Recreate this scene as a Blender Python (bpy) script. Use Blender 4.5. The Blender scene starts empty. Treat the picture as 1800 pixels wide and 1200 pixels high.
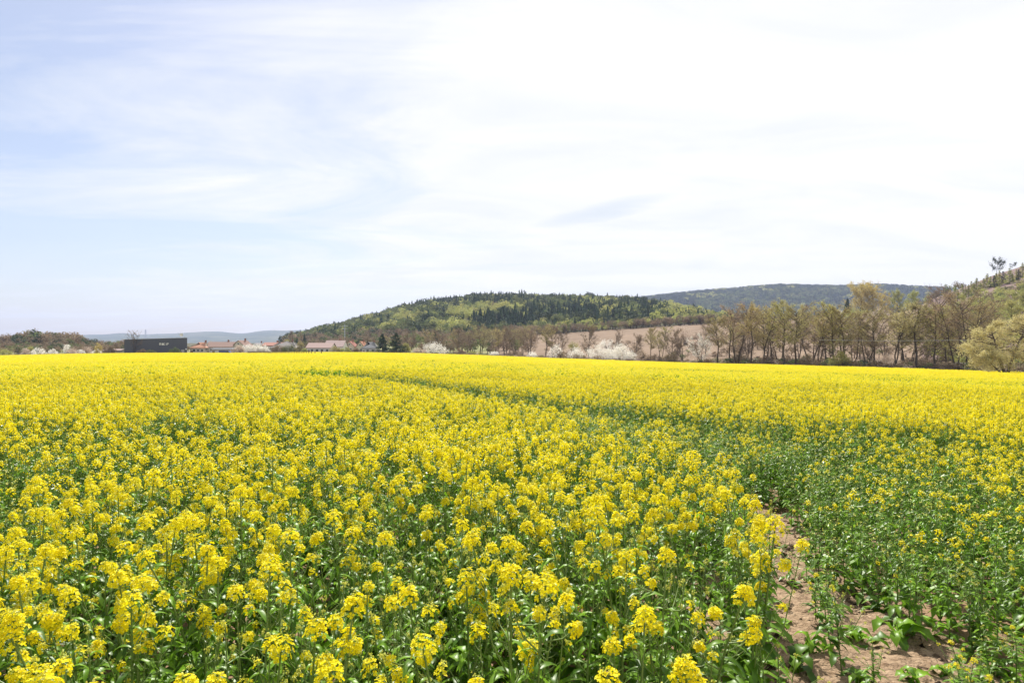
import bpy, math, random
import numpy as np
from mathutils import Vector

# ------------------------------------------------------------------ camera, sky, sun, exposure
SC = bpy.context.scene
COL = SC.collection
CZ, YH, F = 1.9, 603.0, 1200.0          # eye height, horizon row and focal length in photo pixels
cam_d = bpy.data.cameras.new('camera'); cam = bpy.data.objects.new('camera', cam_d); COL.objects.link(cam)
cam_d.lens = 24; cam_d.sensor_width = 36; cam_d.clip_start = 0.05; cam_d.clip_end = 20000
cam.location = (0, 0, CZ); cam.rotation_euler = (math.radians(90) + math.atan(3 / F), 0, 0)
SC.camera = cam
SUN_EL, SUN_AZ = 52, -8                  # degrees; azimuth from +Y towards +X
world = bpy.data.worlds.new('World'); SC.world = world; world.use_nodes = True


def build_world():
    nt = world.node_tree; nt.nodes.clear()
    N = lambda t, **k: (lambda n: ([setattr(n, a, b) for a, b in k.items()], n)[1])(nt.nodes.new(t))
    L = nt.links.new
    out = N('ShaderNodeOutputWorld'); bg = N('ShaderNodeBackground'); bg.inputs['Strength'].default_value = 0.1
    sky = N('ShaderNodeTexSky', sky_type='NISHITA', sun_disc=False, sun_elevation=math.radians(SUN_EL),
            sun_rotation=math.radians(SUN_AZ), altitude=300, air_density=1.0, dust_density=1.6, ozone_density=1.5)
    tc = N('ShaderNodeTexCoord'); sep = N('ShaderNodeSeparateXYZ'); L(tc.outputs['Generated'], sep.inputs[0])

    def M(op, a, b=None, c=None, clamp=False):
        n = N('ShaderNodeMath', operation=op, use_clamp=clamp)
        for i, v in enumerate((a, b, c)):
            if v is None: continue
            if isinstance(v, (int, float)): n.inputs[i].default_value = v
            else: L(v, n.inputs[i])
        return n.outputs[0]
    zz = M('ADD', M('MAXIMUM', sep.outputs['Z'], 0.0), 0.12)
    cx, cy = M('DIVIDE', sep.outputs['X'], zz), M('DIVIDE', sep.outputs['Y'], zz)
    # clouds lie on a high sheet: streaks drawn out and turned
    cmb = N('ShaderNodeCombineXYZ'); L(cx, cmb.inputs[0]); L(cy, cmb.inputs[1])
    mp = N('ShaderNodeMapping'); mp.inputs['Rotation'].default_value = (0, 0, math.radians(-48)); mp.inputs['Scale'].default_value = (0.55, 1.1, 1)
    L(cmb.outputs[0], mp.inputs[0])
    n1 = N('ShaderNodeTexNoise'); n1.inputs['Scale'].default_value = 1.1; n1.inputs['Detail'].default_value = 7; n1.inputs['Roughness'].default_value = 0.62
    n1.inputs['Distortion'].default_value = 1.0; L(mp.outputs[0], n1.inputs[0])
    n2 = N('ShaderNodeTexNoise'); n2.inputs['Scale'].default_value = 1.9; n2.inputs['Detail'].default_value = 8; n2.inputs['Roughness'].default_value = 0.6
    n2.inputs['Distortion'].default_value = 0.8; L(mp.outputs[0], n2.inputs[0])
    # the cloud sheet thins out to the left (west)
    side = M('ADD', M('MULTIPLY', sep.outputs['X'], 2.0), 1.0)
    f = M('ADD', M('MULTIPLY', M('SUBTRACT', n1.outputs[0], 0.5), 3.6), M('ADD', side, 0.18), clamp=True)
    f = M('ADD', M('MULTIPLY', f, 0.80), 0.17, clamp=True)
    cloud = N('ShaderNodeMix', data_type='RGBA')
    cloud.inputs['A'].default_value = (5.75, 5.9, 6.1, 1); cloud.inputs['B'].default_value = (6.6, 6.55, 6.45, 1)
    L(M('ADD', M('MULTIPLY', M('SUBTRACT', n2.outputs[0], 0.33), 3.4), M('MULTIPLY', sep.outputs['X'], 0.7), clamp=True), cloud.inputs['Factor'])
    mx = N('ShaderNodeMix', data_type='RGBA'); L(f, mx.inputs['Factor']); tn = N('ShaderNodeMix', data_type='RGBA', blend_type='MULTIPLY'); tn.inputs['Factor'].default_value = 1; tn.inputs['B'].default_value = (.74, .73, .77, 1); L(sky.outputs[0], tn.inputs['A']); L(tn.outputs['Result'], mx.inputs['A']); L(cloud.outputs['Result'], mx.inputs['B'])
    # one thin grey patch of cloud right of the middle
    da, db = M('SUBTRACT', cx, 0.41), M('SUBTRACT', cy, 3.17); wn = M('MULTIPLY', M('SUBTRACT', n2.outputs[0], 0.5), 0.35)
    ea = M('DIVIDE', M('SUBTRACT', M('MULTIPLY', da, 0.76), M('MULTIPLY', db, 0.65)), 0.42); eb = M('DIVIDE', M('ADD', M('ADD', M('MULTIPLY', da, 0.65), M('MULTIPLY', db, 0.76)), wn), 0.12)
    ms = M('MULTIPLY', M('SUBTRACT', 1.0, M('ADD', M('MULTIPLY', ea, ea), M('MULTIPLY', eb, eb)), clamp=True), 0.75)
    gp = N('ShaderNodeMix', data_type='RGBA'); gp.inputs['B'].default_value = (4.7, 5.15, 5.6, 1); L(ms, gp.inputs['Factor']); L(mx.outputs['Result'], gp.inputs['A']); mx = gp
    L(mx.outputs['Result'], bg.inputs['Color']); L(bg.outputs[0], out.inputs['Surface'])


build_world()
sun_d = bpy.data.lights.new('sun', 'SUN'); sun = bpy.data.objects.new('sun', sun_d); COL.objects.link(sun)
sun_d.energy = 5.0; sun_d.angle = math.radians(0.55); sun_d.color = (1, 0.95, 0.86)
_e, _a = math.radians(SUN_EL), math.radians(SUN_AZ)
SUNV = Vector((math.sin(_a) * math.cos(_e), math.cos(_a) * math.cos(_e), math.sin(_e)))
sun.rotation_euler = (-SUNV).to_track_quat('-Z', 'Y').to_euler()
SC.view_settings.view_transform = 'Standard'; SC.view_settings.look = 'None'
SC.view_settings.exposure = 0.70; SC.view_settings.gamma = 1; SC.view_settings.use_curve_mapping = False
SC.cycles.max_bounces = 7; SC.cycles.diffuse_bounces = 3; SC.cycles.transmission_bounces = 4; SC.cycles.glossy_bounces = 2
SC.cycles.volume_bounces = 0; SC.cycles.transparent_max_bounces = 4

# ------------------------------------------------------------------ helpers
rng = np.random.default_rng(7)
R = random.Random(11)
A = np.array


def ip(v, tab):
    t = A(tab, float); return np.interp(v, t[:, 0], t[:, 1])


def lattice(seed):
    return np.random.default_rng(seed).random((257, 257))


_LAT = {}


def vnoise(x, y, s, seed=0):
    """value noise 0..1"""
    if seed not in _LAT: _LAT[seed] = lattice(seed)
    T = _LAT[seed]; x = np.asarray(x, float) / s + 1000.37; y = np.asarray(y, float) / s + 1000.71
    xi, yi = np.floor(x).astype(int), np.floor(y).astype(int); fx, fy = x - xi, y - yi
    fx, fy = fx * fx * (3 - 2 * fx), fy * fy * (3 - 2 * fy); xi %= 256; yi %= 256
    return (T[xi, yi] * (1 - fx) + T[xi + 1, yi] * fx) * (1 - fy) + (T[xi, yi + 1] * (1 - fx) + T[xi + 1, yi + 1] * fx) * fy


class MB:
    """collects verts / faces (with a material slot and a tint per vertex) for ONE mesh object"""
    def __init__(s): s.V = []; s.T = []; s.L = []; s.S = []; s.M = []; s.n = 0

    def add(s, v, f, tint=0.5, m=0):
        v = np.asarray(v, float).reshape(-1, 3); f = np.asarray(f, int)
        s.V.append(v); s.T.append(np.broadcast_to(np.asarray(tint, float), (len(v),)).copy())
        s.L.append((f + s.n).ravel()); s.S.append(np.full(len(f), f.shape[1])); s.M.append(np.full(len(f), m)); s.n += len(v)

    def merge(s, o, m=None):
        for v, t in zip(o.V, o.T): s.V.append(v); s.T.append(t)
        for l in o.L: s.L.append(l + s.n)
        s.S += o.S; s.M += [(x if m is None else np.full_like(x, m)) for x in o.M]; s.n += o.n
        return s

    def box(s, c, d, rz=0.0, m=0, tint=0.5):
        x, y, z = A(d, float) / 2; v = A([(i * x, j * y, k * z) for i in (-1, 1) for j in (-1, 1) for k in (-1, 1)])
        ca, sa = math.cos(rz), math.sin(rz); v = np.c_[v[:, 0] * ca - v[:, 1] * sa, v[:, 0] * sa + v[:, 1] * ca, v[:, 2]] + A(c, float)
        s.add(v, [(0, 1, 3, 2), (4, 6, 7, 5), (0, 4, 5, 1), (2, 3, 7, 6), (0, 2, 6, 4), (1, 5, 7, 3)], tint, m); return s

    def tube(s, P, r, k=5, m=0, tint=0.5):
        P = np.asarray(P, float); n = len(P); r = np.broadcast_to(r, (n,))
        d = np.gradient(P, axis=0); d /= np.linalg.norm(d, axis=1)[:, None] + 1e-9
        ref = A([0, 0, 1.0]) if abs(d[0][2]) < .9 else A([1.0, 0, 0])
        a = np.cross(d, ref); a /= np.linalg.norm(a, axis=1)[:, None] + 1e-9; b = np.cross(d, a)
        th = np.arange(k) * 2 * math.pi / k
        v = P[:, None, :] + r[:, None, None] * (a[:, None, :] * np.cos(th)[None, :, None] + b[:, None, :] * np.sin(th)[None, :, None])
        f = [(i * k + j, i * k + (j + 1) % k, (i + 1) * k + (j + 1) % k, (i + 1) * k + j) for i in range(n - 1) for j in range(k)]
        s.add(v.reshape(-1, 3), f, tint, m); return s

    def quads(s, C, nrm, size, tint, m=0, aspect=1.0, g=rng):
        """loose leaf-like quads (diamonds) round centres C facing nrm"""
        C = np.asarray(C, float); n = len(C)
        if n == 0: return s
        nrm = nrm / (np.linalg.norm(nrm, axis=1)[:, None] + 1e-9)
        t = g.normal(size=(n, 3)); a = np.cross(nrm, t); a /= np.linalg.norm(a, axis=1)[:, None] + 1e-9; b = np.cross(nrm, a)
        size = np.broadcast_to(size, (n,))[:, None] / 2
        k = nrm * size * 0.25
        v = np.stack([C + a * size, C + b * size * aspect + k, C - a * size, C - b * size * aspect + k], 1).reshape(-1, 3)
        f = np.arange(4 * n).reshape(n, 4)
        s.add(v, f, np.repeat(np.broadcast_to(tint, (n,)), 4), m); return s

    def mesh(s, name, mats, smooth=False):
        me = bpy.data.meshes.new(name)
        V = np.concatenate(s.V); L = np.concatenate(s.L); S = np.concatenate(s.S)
        me.vertices.add(len(V)); me.vertices.foreach_set('co', V.ravel())
        me.loops.add(len(L)); me.loops.foreach_set('vertex_index', L.astype(np.int32))
        me.polygons.add(len(S)); me.polygons.foreach_set('loop_start', np.r_[0, np.cumsum(S)[:-1]].astype(np.int32))
        mats = mats if isinstance(mats, (list, tuple)) else [mats]
        for mm in mats: me.materials.append(mm)
        me.polygons.foreach_set('material_index', np.concatenate(s.M).astype(np.int32))
        me.polygons.foreach_set('use_smooth', np.full(len(S), smooth))
        at = me.attributes.new('tint', 'FLOAT', 'POINT'); at.data.foreach_set('value', np.concatenate(s.T).astype(np.float32))
        me.update(calc_edges=True); me.validate(); return me

    def build(s, name, mats, parent=None, smooth=False):
        o = bpy.data.objects.new(name, s.mesh(name, mats, smooth)); COL.objects.link(o)
        if parent: o.parent = parent
        return o


def tag(o, label=None, cat=None, group=None, kind=None):
    for k, v in (('label', label), ('category', cat), ('group', group), ('kind', kind)):
        if v: o[k] = v
    return o


def empty(name, loc, label, cat, group=None, rz=0.0, sc=1.0):
    o = bpy.data.objects.new(name, None); COL.objects.link(o); o.location = loc; o.rotation_euler = (0, 0, rz)
    o.scale = (sc, sc, sc) if isinstance(sc, (int, float)) else sc; o.empty_display_size = .2
    return tag(o, label, cat, group)


def dup(root, loc, rz, sc, label, group=None, tilt=(0, 0)):
    r = root.copy(); COL.objects.link(r); r.location = loc; r.rotation_euler = (tilt[0], tilt[1], rz)
    r.scale = (sc, sc, sc) if isinstance(sc, (int, float)) else sc; r['label'] = label
    if group: r['group'] = group
    for ch in list(root.children):
        c = ch.copy(); COL.objects.link(c); c.parent = r
        for g in ch.children:
            d = g.copy(); COL.objects.link(d); d.parent = c
    return r


# ------------------------------------------------------------------ materials
def mat(name, cA, cB=None, trans=0.0, rough=0.6, spec=0.4, jit=0.0, hue=0.0, noise=None, bump=None, tcol=None):
    """tint attribute (and an optional noise) mixes two real colours; jit varies the value from copy to copy"""
    m = bpy.data.materials.new(name); m.use_nodes = True; nt = m.node_tree; nt.nodes.clear(); L = nt.links.new; N = nt.nodes.new
    out = N('ShaderNodeOutputMaterial'); p = N('ShaderNodeBsdfPrincipled')
    p.inputs['Roughness'].default_value = rough; p.inputs['Specular IOR Level'].default_value = spec
    cB = cB or cA; mx = N('ShaderNodeMix'); mx.data_type = 'RGBA'
    mx.inputs['A'].default_value = (*cA, 1); mx.inputs['B'].default_value = (*cB, 1)
    if noise:
        tc = N('ShaderNodeTexCoord'); nz = N('ShaderNodeTexNoise'); nz.inputs['Scale'].default_value = noise[0]
        nz.inputs['Detail'].default_value = 8; nz.inputs['Roughness'].default_value = .65; L(tc.outputs['Object'], nz.inputs[0])
        mr = N('ShaderNodeMapRange'); mr.inputs[1].default_value = .5 - noise[1]; mr.inputs[2].default_value = .5 + noise[1]
        L(nz.outputs[0], mr.inputs[0]); L(mr.outputs[0], mx.inputs['Factor'])
    else:
        at = N('ShaderNodeAttribute'); at.attribute_name = 'tint'; L(at.outputs['Fac'], mx.inputs['Factor'])
    col = mx.outputs['Result']
    if jit or hue:
        oi = N('ShaderNodeObjectInfo'); hs = N('ShaderNodeHueSaturation'); L(col, hs.inputs['Color'])
        a = N('ShaderNodeMapRange'); a.inputs[3].default_value = 1 - jit; a.inputs[4].default_value = 1 + jit; L(oi.outputs['Random'], a.inputs[0]); L(a.outputs[0], hs.inputs['Value'])
        w = N('ShaderNodeMath'); w.operation = 'MULTIPLY'; w.inputs[1].default_value = 7.31; L(oi.outputs['Random'], w.inputs[0])
        fr = N('ShaderNodeMath'); fr.operation = 'FRACT'; L(w.outputs[0], fr.inputs[0])
        h = N('ShaderNodeMapRange'); h.inputs[3].default_value = .5 - hue; h.inputs[4].default_value = .5 + hue; L(fr.outputs[0], h.inputs[0]); L(h.outputs[0], hs.inputs['Hue'])
        col = hs.outputs[0]
    L(col, p.inputs['Base Color'])
    if bump:
        tc = N('ShaderNodeTexCoord'); nz = N('ShaderNodeTexNoise'); nz.inputs['Scale'].default_value = bump[0]; nz.inputs['Detail'].default_value = 8
        bp = N('ShaderNodeBump'); bp.inputs['Strength'].default_value = bump[1]; bp.inputs['Distance'].default_value = bump[2]
        L(tc.outputs['Object'], nz.inputs[0]); L(nz.outputs[0], bp.inputs['Height']); L(bp.outputs[0], p.inputs['Normal'])
    if trans:
        t = N('ShaderNodeBsdfTranslucent'); ms = N('ShaderNodeMixShader'); ms.inputs[0].default_value = trans
        L(col, t.inputs['Color']); L(p.outputs[0], ms.inputs[1]); L(t.outputs[0], ms.inputs[2]); L(ms.outputs[0], out.inputs[0])
    else: L(p.outputs[0], out.inputs[0])
    return m


M_stem = mat('rape_stem', (.13, .21, .05), (.24, .32, .08), .1, .45, .5)
M_leaf = mat('rape_leaf', (.048, .125, .007), (.21, .39, .02), .4, .38, .27, jit=.2)
M_petal = mat('rape_petal', (.85, .70, .003), (.93, .82, .012), .42, .55, .2, jit=.05)
M_bud = mat('rape_bud', (.42, .48, .07), (.74, .70, .14), .25, .5, .3)
CROP = [M_stem, M_leaf, M_petal, M_bud]
M_ground = mat('field_soil', (.20, .125, .075), (.33, .22, .145), rough=.95, spec=.1, noise=(3., .2), bump=(40, .6, .02))
M_soil = mat('dry_soil', (.14, .088, .052), (.42, .305, .205), rough=.95, spec=.1, noise=(14., .2), bump=(45, 1.0, .03))
M_verge = mat('verge_grass', (.10, .10, .04), (.20, .18, .09), rough=.9, spec=.1, noise=(.35, .2))
M_plough = mat('ploughed_soil', (.155, .11, .075), (.235, .17, .12), rough=.95, spec=.1, noise=(.06, .2), bump=(1.2, .5, .2))
M_meadow = mat('meadow', (.14, .17, .05), (.24, .21, .11), rough=.9, spec=.1, noise=(.03, .2))
M_hillg = mat('hill_floor', (.05, .06, .03), (.12, .10, .06), rough=.95, spec=.1, noise=(.05, .2))
M_heath = mat('heath', (.13, .09, .085), (.21, .15, .13), rough=.95, spec=.1, noise=(.12, .2))
M_far = mat('far_ridge', (.03, .05, .03), (.09, .10, .06), rough=.95, spec=.1, noise=(.006, .1))
M_bark = mat('bark', (.075, .055, .04), (.12, .095, .07), rough=.9, spec=.1)
M_twig = mat('twigs', (.16, .12, .085), (.24, .19, .14), rough=.9, spec=.1, jit=.15)
M_alder = mat('alder_buds', (.30, .235, .13), (.50, .44, .18), .35, .7, .2, jit=.2, hue=.015)
M_catkin = mat('catkins', (.27, .19, .12), (.44, .34, .22), .35, .7, .2, jit=.15)
M_goldal = mat('opening_leaf', (.33, .29, .09), (.52, .50, .16), .4, .7, .2, jit=.15)
M_brown = mat('bare_twig_haze', (.19, .135, .09), (.30, .235, .15), .3, .8, .1, jit=.2, hue=.01)
M_gold = mat('golden_buds', (.46, .35, .12), (.64, .55, .20), .35, .7, .2, jit=.1)
M_fresh = mat('fresh_leaf', (.27, .29, .08), (.52, .50, .16), .4, .6, .3, jit=.15, hue=.015)
M_straw = mat('straw', (.42, .33, .20), (.60, .50, .33), rough=.8)
M_willow = mat('willow_leaf', (.50, .42, .19), (.72, .66, .33), .4, .6, .3)
M_bloss = mat('blossom', (.80, .76, .68), (.93, .91, .86), .4, .7, .2, jit=.05)
M_pink = mat('pale_blossom', (.50, .38, .30), (.72, .62, .52), .35, .7, .2)
M_spruce = mat('spruce_needle', (.026, .050, .024), (.065, .10, .042), .05, .7, .2, jit=.3, hue=.02)
M_pine = mat('pine_needle', (.035, .058, .026), (.095, .12, .045), .1, .7, .2, jit=.25, hue=.02)
M_larch = mat('young_larch', (.12, .15, .055), (.21, .24, .09), .3, .7, .2, jit=.2, hue=.02)

# ------------------------------------------------------------------ terrain: one height function of place
EDGE = [(-300, 627), (0, 624.5), (100, 622), (200, 620.5), (300, 620), (400, 620), (560, 618.5), (640, 619), (740, 620.5), (850, 624), (960, 628.5), (1100, 633.5), (1250, 638), (1400, 641.5), (1600, 647), (1800, 654), (2100, 662)]
DEP = [(-300, 270), (560, 270), (700, 262), (850, 250), (960, 235), (1100, 205), (1250, 178), (1400, 160), (1600, 150), (1800, 132), (2200, 120)]
Y450 = [(-400, 600), (0, 606), (200, 614), (530, 615), (600, 610), (700, 604), (800, 598), (900, 590), (993, 585), (1150, 574), (1265, 567), (1400, 562), (1560, 556), (1610, 541), (1650, 521), (1700, 503), (1740, 486), (1800, 467), (1900, 435), (2100, 410)]
Y1000 = [(-400, 603), (480, 603), (520, 600), (560, 587), (600, 577), (650, 562), (700, 547), (740, 539), (800, 532), (860, 526), (900, 527), (1000, 530), (1100, 532), (1170, 541), (1220, 555), (1260, 570), (1300, 580), (2200, 580)]
Y2600 = [(-400, 604), (600, 604), (900, 575), (1050, 536), (1100, 527), (1150, 523), (1250, 513), (1370, 504), (1480, 506), (1560, 503), (1640, 508), (1700, 513), (1800, 517), (2200, 530)]
Y5000 = [(-500, 597), (0, 594), (100, 592), (140, 590), (180, 588), (215, 585), (240, 588.5), (280, 587), (330, 584), (360, 582), (385, 582), (410, 584.5), (430, 585), (455, 582), (480, 580), (530, 580), (600, 582), (900, 586), (2300, 590)]


def zy(px, dep, tab): return CZ + (YH - ip(px, tab)) / F * dep


def G(x, y):
    x = np.asarray(x, float); y = np.asarray(y, float); yy = np.maximum(y, 0.01)
    px = np.clip(900 + F * x / yy, -350, 2150)
    D = ip(px, DEP); s = ((ip(px, EDGE) - YH) - 0.85 * F / D) / F
    zD = -s * D; z45 = zy(px, 450, Y450); z10 = zy(px, 1000, Y1000) - 6.5 * np.clip((px - 500) / 180, 0, 1); z26 = zy(px, 2600, Y2600) - 13; z50 = zy(px, 5000, Y5000)
    ks = [np.zeros_like(px), D, D + 30, px * 0 + 450, px * 0 + 1000, px * 0 + 1500, px * 0 + 2600, px * 0 + 3400, px * 0 + 5000, px * 0 + 6200]
    zs = [px * 0, zD, zD - .4, z45, z10, np.minimum(z10 * .4, 20), z26, z26 * .3, z50, z50 * .3]
    z = np.where(yy >= 6200, zs[-1], 0.0)
    for i in range(len(ks) - 1):
        t = np.clip((yy - ks[i]) / (ks[i + 1] - ks[i]), 0, 1)
        if i in (3, 5): t = np.sin(t * math.pi / 2) ** 1.15
        z = np.where((yy >= ks[i]) & (yy < ks[i + 1]), zs[i] + (zs[i + 1] - zs[i]) * t, z)
    z = z + np.where(yy > 1200, (vnoise(x, y, 160, 5) - .5) * np.clip((yy - 1200) / 200, 0, 12), 0)
    return z


def g1(x, y): return float(G(x, y))


def uof(px): return (px - 900) / F


def at(px, dep): x = uof(px) * dep; return x, dep, g1(x, dep)


def yimg(x, y, z): return YH - (z - CZ) / y * F


UF = np.unique(np.r_[np.linspace(-4, -1, 20), np.linspace(-1, 1, 321), np.linspace(1, 4, 20)])


def band(name, f0, f1, n, mt, umax=4.0, kind='structure', umin=None, log=False):
    u = UF[(UF >= (-umax if umin is None else umin) - 1e-6) & (UF <= umax + 1e-6)]; px = 900 + F * u
    a, b = f0(px), f1(px); t = np.linspace(0, 1, n)[:, None]
    Y = a * (b / a) ** t if log else a + (b - a) * t
    X = u[None, :] * Y; Z = G(X, Y); m = len(u); i, j = np.meshgrid(np.arange(n - 1), np.arange(m - 1), indexing='ij'); k = (i * m + j).ravel()
    mb = MB(); mb.add(np.stack([X, Y, Z], -1).reshape(-1, 3), np.c_[k, k + 1, k + m + 1, k + m])
    return tag(mb.build(name, mt, smooth=True), kind=kind)


fD = lambda px: ip(px, DEP)
cst = lambda v: (lambda px: px * 0 + v)
band('ground', cst(.5), lambda p: fD(p) + 2, 90, M_ground, log=True)
band('grass_verge', lambda p: fD(p) + 2, lambda p: fD(p) + 28, 6, M_verge)
band('meadow', lambda p: fD(p) + 28, cst(450), 24, M_meadow, umax=uof(870), umin=-4)
band('ploughed_field', lambda p: fD(p) + 28, cst(450), 24, M_plough, umin=uof(870), umax=uof(1620))
band('heath', lambda p: fD(p) + 28, cst(450), 24, M_heath, umin=uof(1620))
band('wooded_hill', cst(450), cst(1500), 50, M_hillg, umax=1.0)
band('distant_hill', cst(1500), cst(3400), 60, M_hillg, umax=1.0)
band('far_hills', cst(3400), cst(6200), 40, M_far, umax=1.0)
mb = MB(); mb.add([(-60, -60, -.06), (60, -60, -.06), (60, .0, -.06), (2.0, .502, -.012), (-2.0, .502, -.012), (-60, .0, -.06)], [(0, 1, 2, 3), (0, 3, 4, 5)])
tag(mb.build('soil_behind', M_ground), kind='structure')


# ------------------------------------------------------------------ scatter: one stuff object from a table of points
def gn_group():
    ng = bpy.data.node_groups.new('scatter', 'GeometryNodeTree')
    ng.interface.new_socket('Geometry', in_out='INPUT', socket_type='NodeSocketGeometry')
    ng.interface.new_socket('Sources', in_out='INPUT', socket_type='NodeSocketCollection')
    ng.interface.new_socket('Geometry', in_out='OUTPUT', socket_type='NodeSocketGeometry')
    N, L = ng.nodes.new, ng.links.new
    gi, go = N('NodeGroupInput'), N('NodeGroupOutput'); ci = N('GeometryNodeCollectionInfo'); io = N('GeometryNodeInstanceOnPoints')
    ci.inputs['Separate Children'].default_value = True; ci.inputs['Reset Children'].default_value = True
    L(gi.outputs['Sources'], ci.inputs['Collection']); L(gi.outputs['Geometry'], io.inputs['Points']); L(ci.outputs[0], io.inputs['Instance'])
    io.inputs['Pick Instance'].default_value = True

    def na(n, t):
        a = N('GeometryNodeInputNamedAttribute'); a.data_type = t; a.inputs['Name'].default_value = n
        return next(s for s in a.outputs if s.enabled and s.name == 'Attribute')
    L(na('idx', 'INT'), io.inputs['Instance Index']); L(na('rot', 'FLOAT_VECTOR'), io.inputs['Rotation']); L(na('scl', 'FLOAT_VECTOR'), io.inputs['Scale'])
    L(io.outputs[0], go.inputs[0]); return ng


NG = gn_group()


class Pool:
    def __init__(s, name): s.c = bpy.data.collections.new(name); s.n = 0; s.name = name

    def put(s, mb, mats, smooth=False):
        o = bpy.data.objects.new(f'{s.name}.{s.n:03d}', mb.mesh(s.name, mats, smooth)); s.c.objects.link(o); s.n += 1; return s.n - 1


def scatter(name, pool, P, idx, rot, scl, label, cat=None):
    me = bpy.data.meshes.new(name); P = np.asarray(P, float); n = len(P); me.vertices.add(n); me.vertices.foreach_set('co', P.ravel())
    a = me.attributes.new('idx', 'INT', 'POINT'); a.data.foreach_set('value', np.asarray(idx, np.int32))
    a = me.attributes.new('rot', 'FLOAT_VECTOR', 'POINT'); a.data.foreach_set('vector', np.asarray(rot, np.float32).ravel())
    a = me.attributes.new('scl', 'FLOAT_VECTOR', 'POINT'); scl = np.asarray(scl, np.float32)
    a.data.foreach_set('vector', (scl if scl.ndim == 2 else np.repeat(scl[:, None], 3, 1)).ravel())
    o = bpy.data.objects.new(name, me); COL.objects.link(o); md = o.modifiers.new('scatter', 'NODES'); md.node_group = NG
    md[NG.interface.items_tree['Sources'].identifier] = pool.c
    return tag(o, label, cat, kind='stuff')


def cat_(*a): return tuple(np.concatenate([A(t[k]) for t in a if len(t[0])]) for k in range(len(a[0])))


# ------------------------------------------------------------------ rapeseed plants
def unit(v): v = np.asarray(v, float); return v / (np.linalg.norm(v) + 1e-9)


def raceme(mb, g, P, ax, Rr, n, lod, open_=1.0):
    """a dome of four-petalled flowers with buds in the middle; slots: 0 stem 2 petal 3 bud"""
    ax = unit(ax); s = (np.arange(n) + .6) / n; th = np.arange(n) * 2.39996 + g.random() * 6
    e1 = unit(np.cross(ax, [.3, .9, .1])); e2 = np.cross(ax, e1)
    rad = np.cos(th)[:, None] * e1 + np.sin(th)[:, None] * e2
    L = Rr * 1.7
    C = A(P) + rad * (Rr * (.35 + .65 * np.sqrt(s)) * g.uniform(.8, 1.15, n))[:, None] + ax * (L * (.35 - s ** 1.3) + g.normal(0, Rr * .1, n))[:, None]
    nr = rad * (.35 + .6 * s)[:, None] + ax * (1.05 - .65 * s)[:, None] + g.normal(0, .22, (n, 3)); nr /= np.linalg.norm(nr, axis=1)[:, None]
    tint = g.random(n)
    if lod == 0:
        t = g.normal(size=(n, 3)); a = np.cross(nr, t); a /= np.linalg.norm(a, axis=1)[:, None]; b = np.cross(nr, a); fl = .0095 * g.uniform(.85, 1.15, n) * (.6 + .4 * open_)
        for q in range(4):
            c, sn = math.cos(q * math.pi / 2), math.sin(q * math.pi / 2); d = a * c + b * sn; e = b * c - a * sn
            l = fl[:, None]
            v = np.stack([C, C + d * l * .72 + e * l * .52 + nr * l * .34, C + d * l * 1.15 + nr * l * .16, C + d * l * .72 - e * l * .52 + nr * l * .34], 1).reshape(-1, 3)
            mb.add(v, np.arange(4 * n).reshape(n, 4), np.repeat(tint, 4), 2)
        base = A(P) + ax * (L * (.1 - s * .9))[:, None]   # pedicels
        w = e1 * .0007
        v = np.stack([base - w, base + w, C + w, C - w], 1).reshape(-1, 3); mb.add(v, np.arange(4 * n).reshape(n, 4), .6, 0)
        k = 17; u = g.normal(size=(k, 3)); B = A(P) + ax * L * .42 + u * (.004 + Rr * .16); mb.quads(B, u + ax, .0075, g.random(k), 3, .8, g)
        mb.quads(B + ax * .002, g.normal(size=(k, 3)), .0065, g.random(k), 3, .8, g)
    else:
        f = {1: .0195, 2: .029, 3: .058}[lod]; mb.quads(C, nr, f * g.uniform(.8, 1.2, n), tint, 2, .95, g)
        if lod == 1: mb.quads(C, g.normal(size=(n, 3)) + nr * .5, f * .7, tint, 2, .8, g)
        mb.quads(A([A(P) + ax * L * .42] * 3) + g.normal(0, .006, (3, 3)), A([ax] * 3) + g.normal(0, .5, (3, 3)), .012 + Rr * .25, g.random(3), 3, 1, g)


def pods(mb, g, P, ax, n, Lp):
    ax = unit(ax); s = g.random(n)
    for i in range(n):
        th = g.random() * 6.283; r = A([math.cos(th), math.sin(th), .45]); r = unit(r); p = A(P) - ax * (.03 + .12 * s[i]); q = p + r * Lp * .4; e = q + A([r[0], r[1], .9]) * Lp * .5
        w = unit(np.cross(r, ax)) * .0011; mb.add([p - w * .5, p + w * .5, q + w, q - w], [(0, 1, 2, 3)], .7, 0); mb.add([q - w, q + w, e + w * .3, e - w * .3], [(0, 1, 2, 3)], .8, 0)


def leaf(mb, g, P, az, L, W, up, segs, lobed=False):
    d = A([math.cos(az), math.sin(az), 0]); sd = A([-d[1], d[0], 0]); pts = []; tw = g.normal(0, .25)
    for i in range(segs + 1):
        t = i / segs; c = A(P) + d * L * (t * .92) + A([0, 0, 1]) * L * (up * t - (.55 + up * .5) * t * t)
        w = W * (math.sin(math.pi * min(1, t * .86 + .12)) ** .8) * (1 + (.35 * (-1) ** i if lobed else .08 * (-1) ** i)) * (1 if i < segs else .1)
        s2 = sd * math.cos(tw * t) + A([0, 0, 1]) * math.sin(tw * t)
        pts += [c - s2 * w / 2 + A([0, 0, w * .18]), c, c + s2 * w / 2 + A([0, 0, w * .18])]
    f = []
    for i in range(segs): k = i * 3; f += [(k, k + 1, k + 4, k + 3), (k + 1, k + 2, k + 5, k + 4)]
    mb.add(pts, f, g.random() * .9 + .05, 1)


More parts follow.
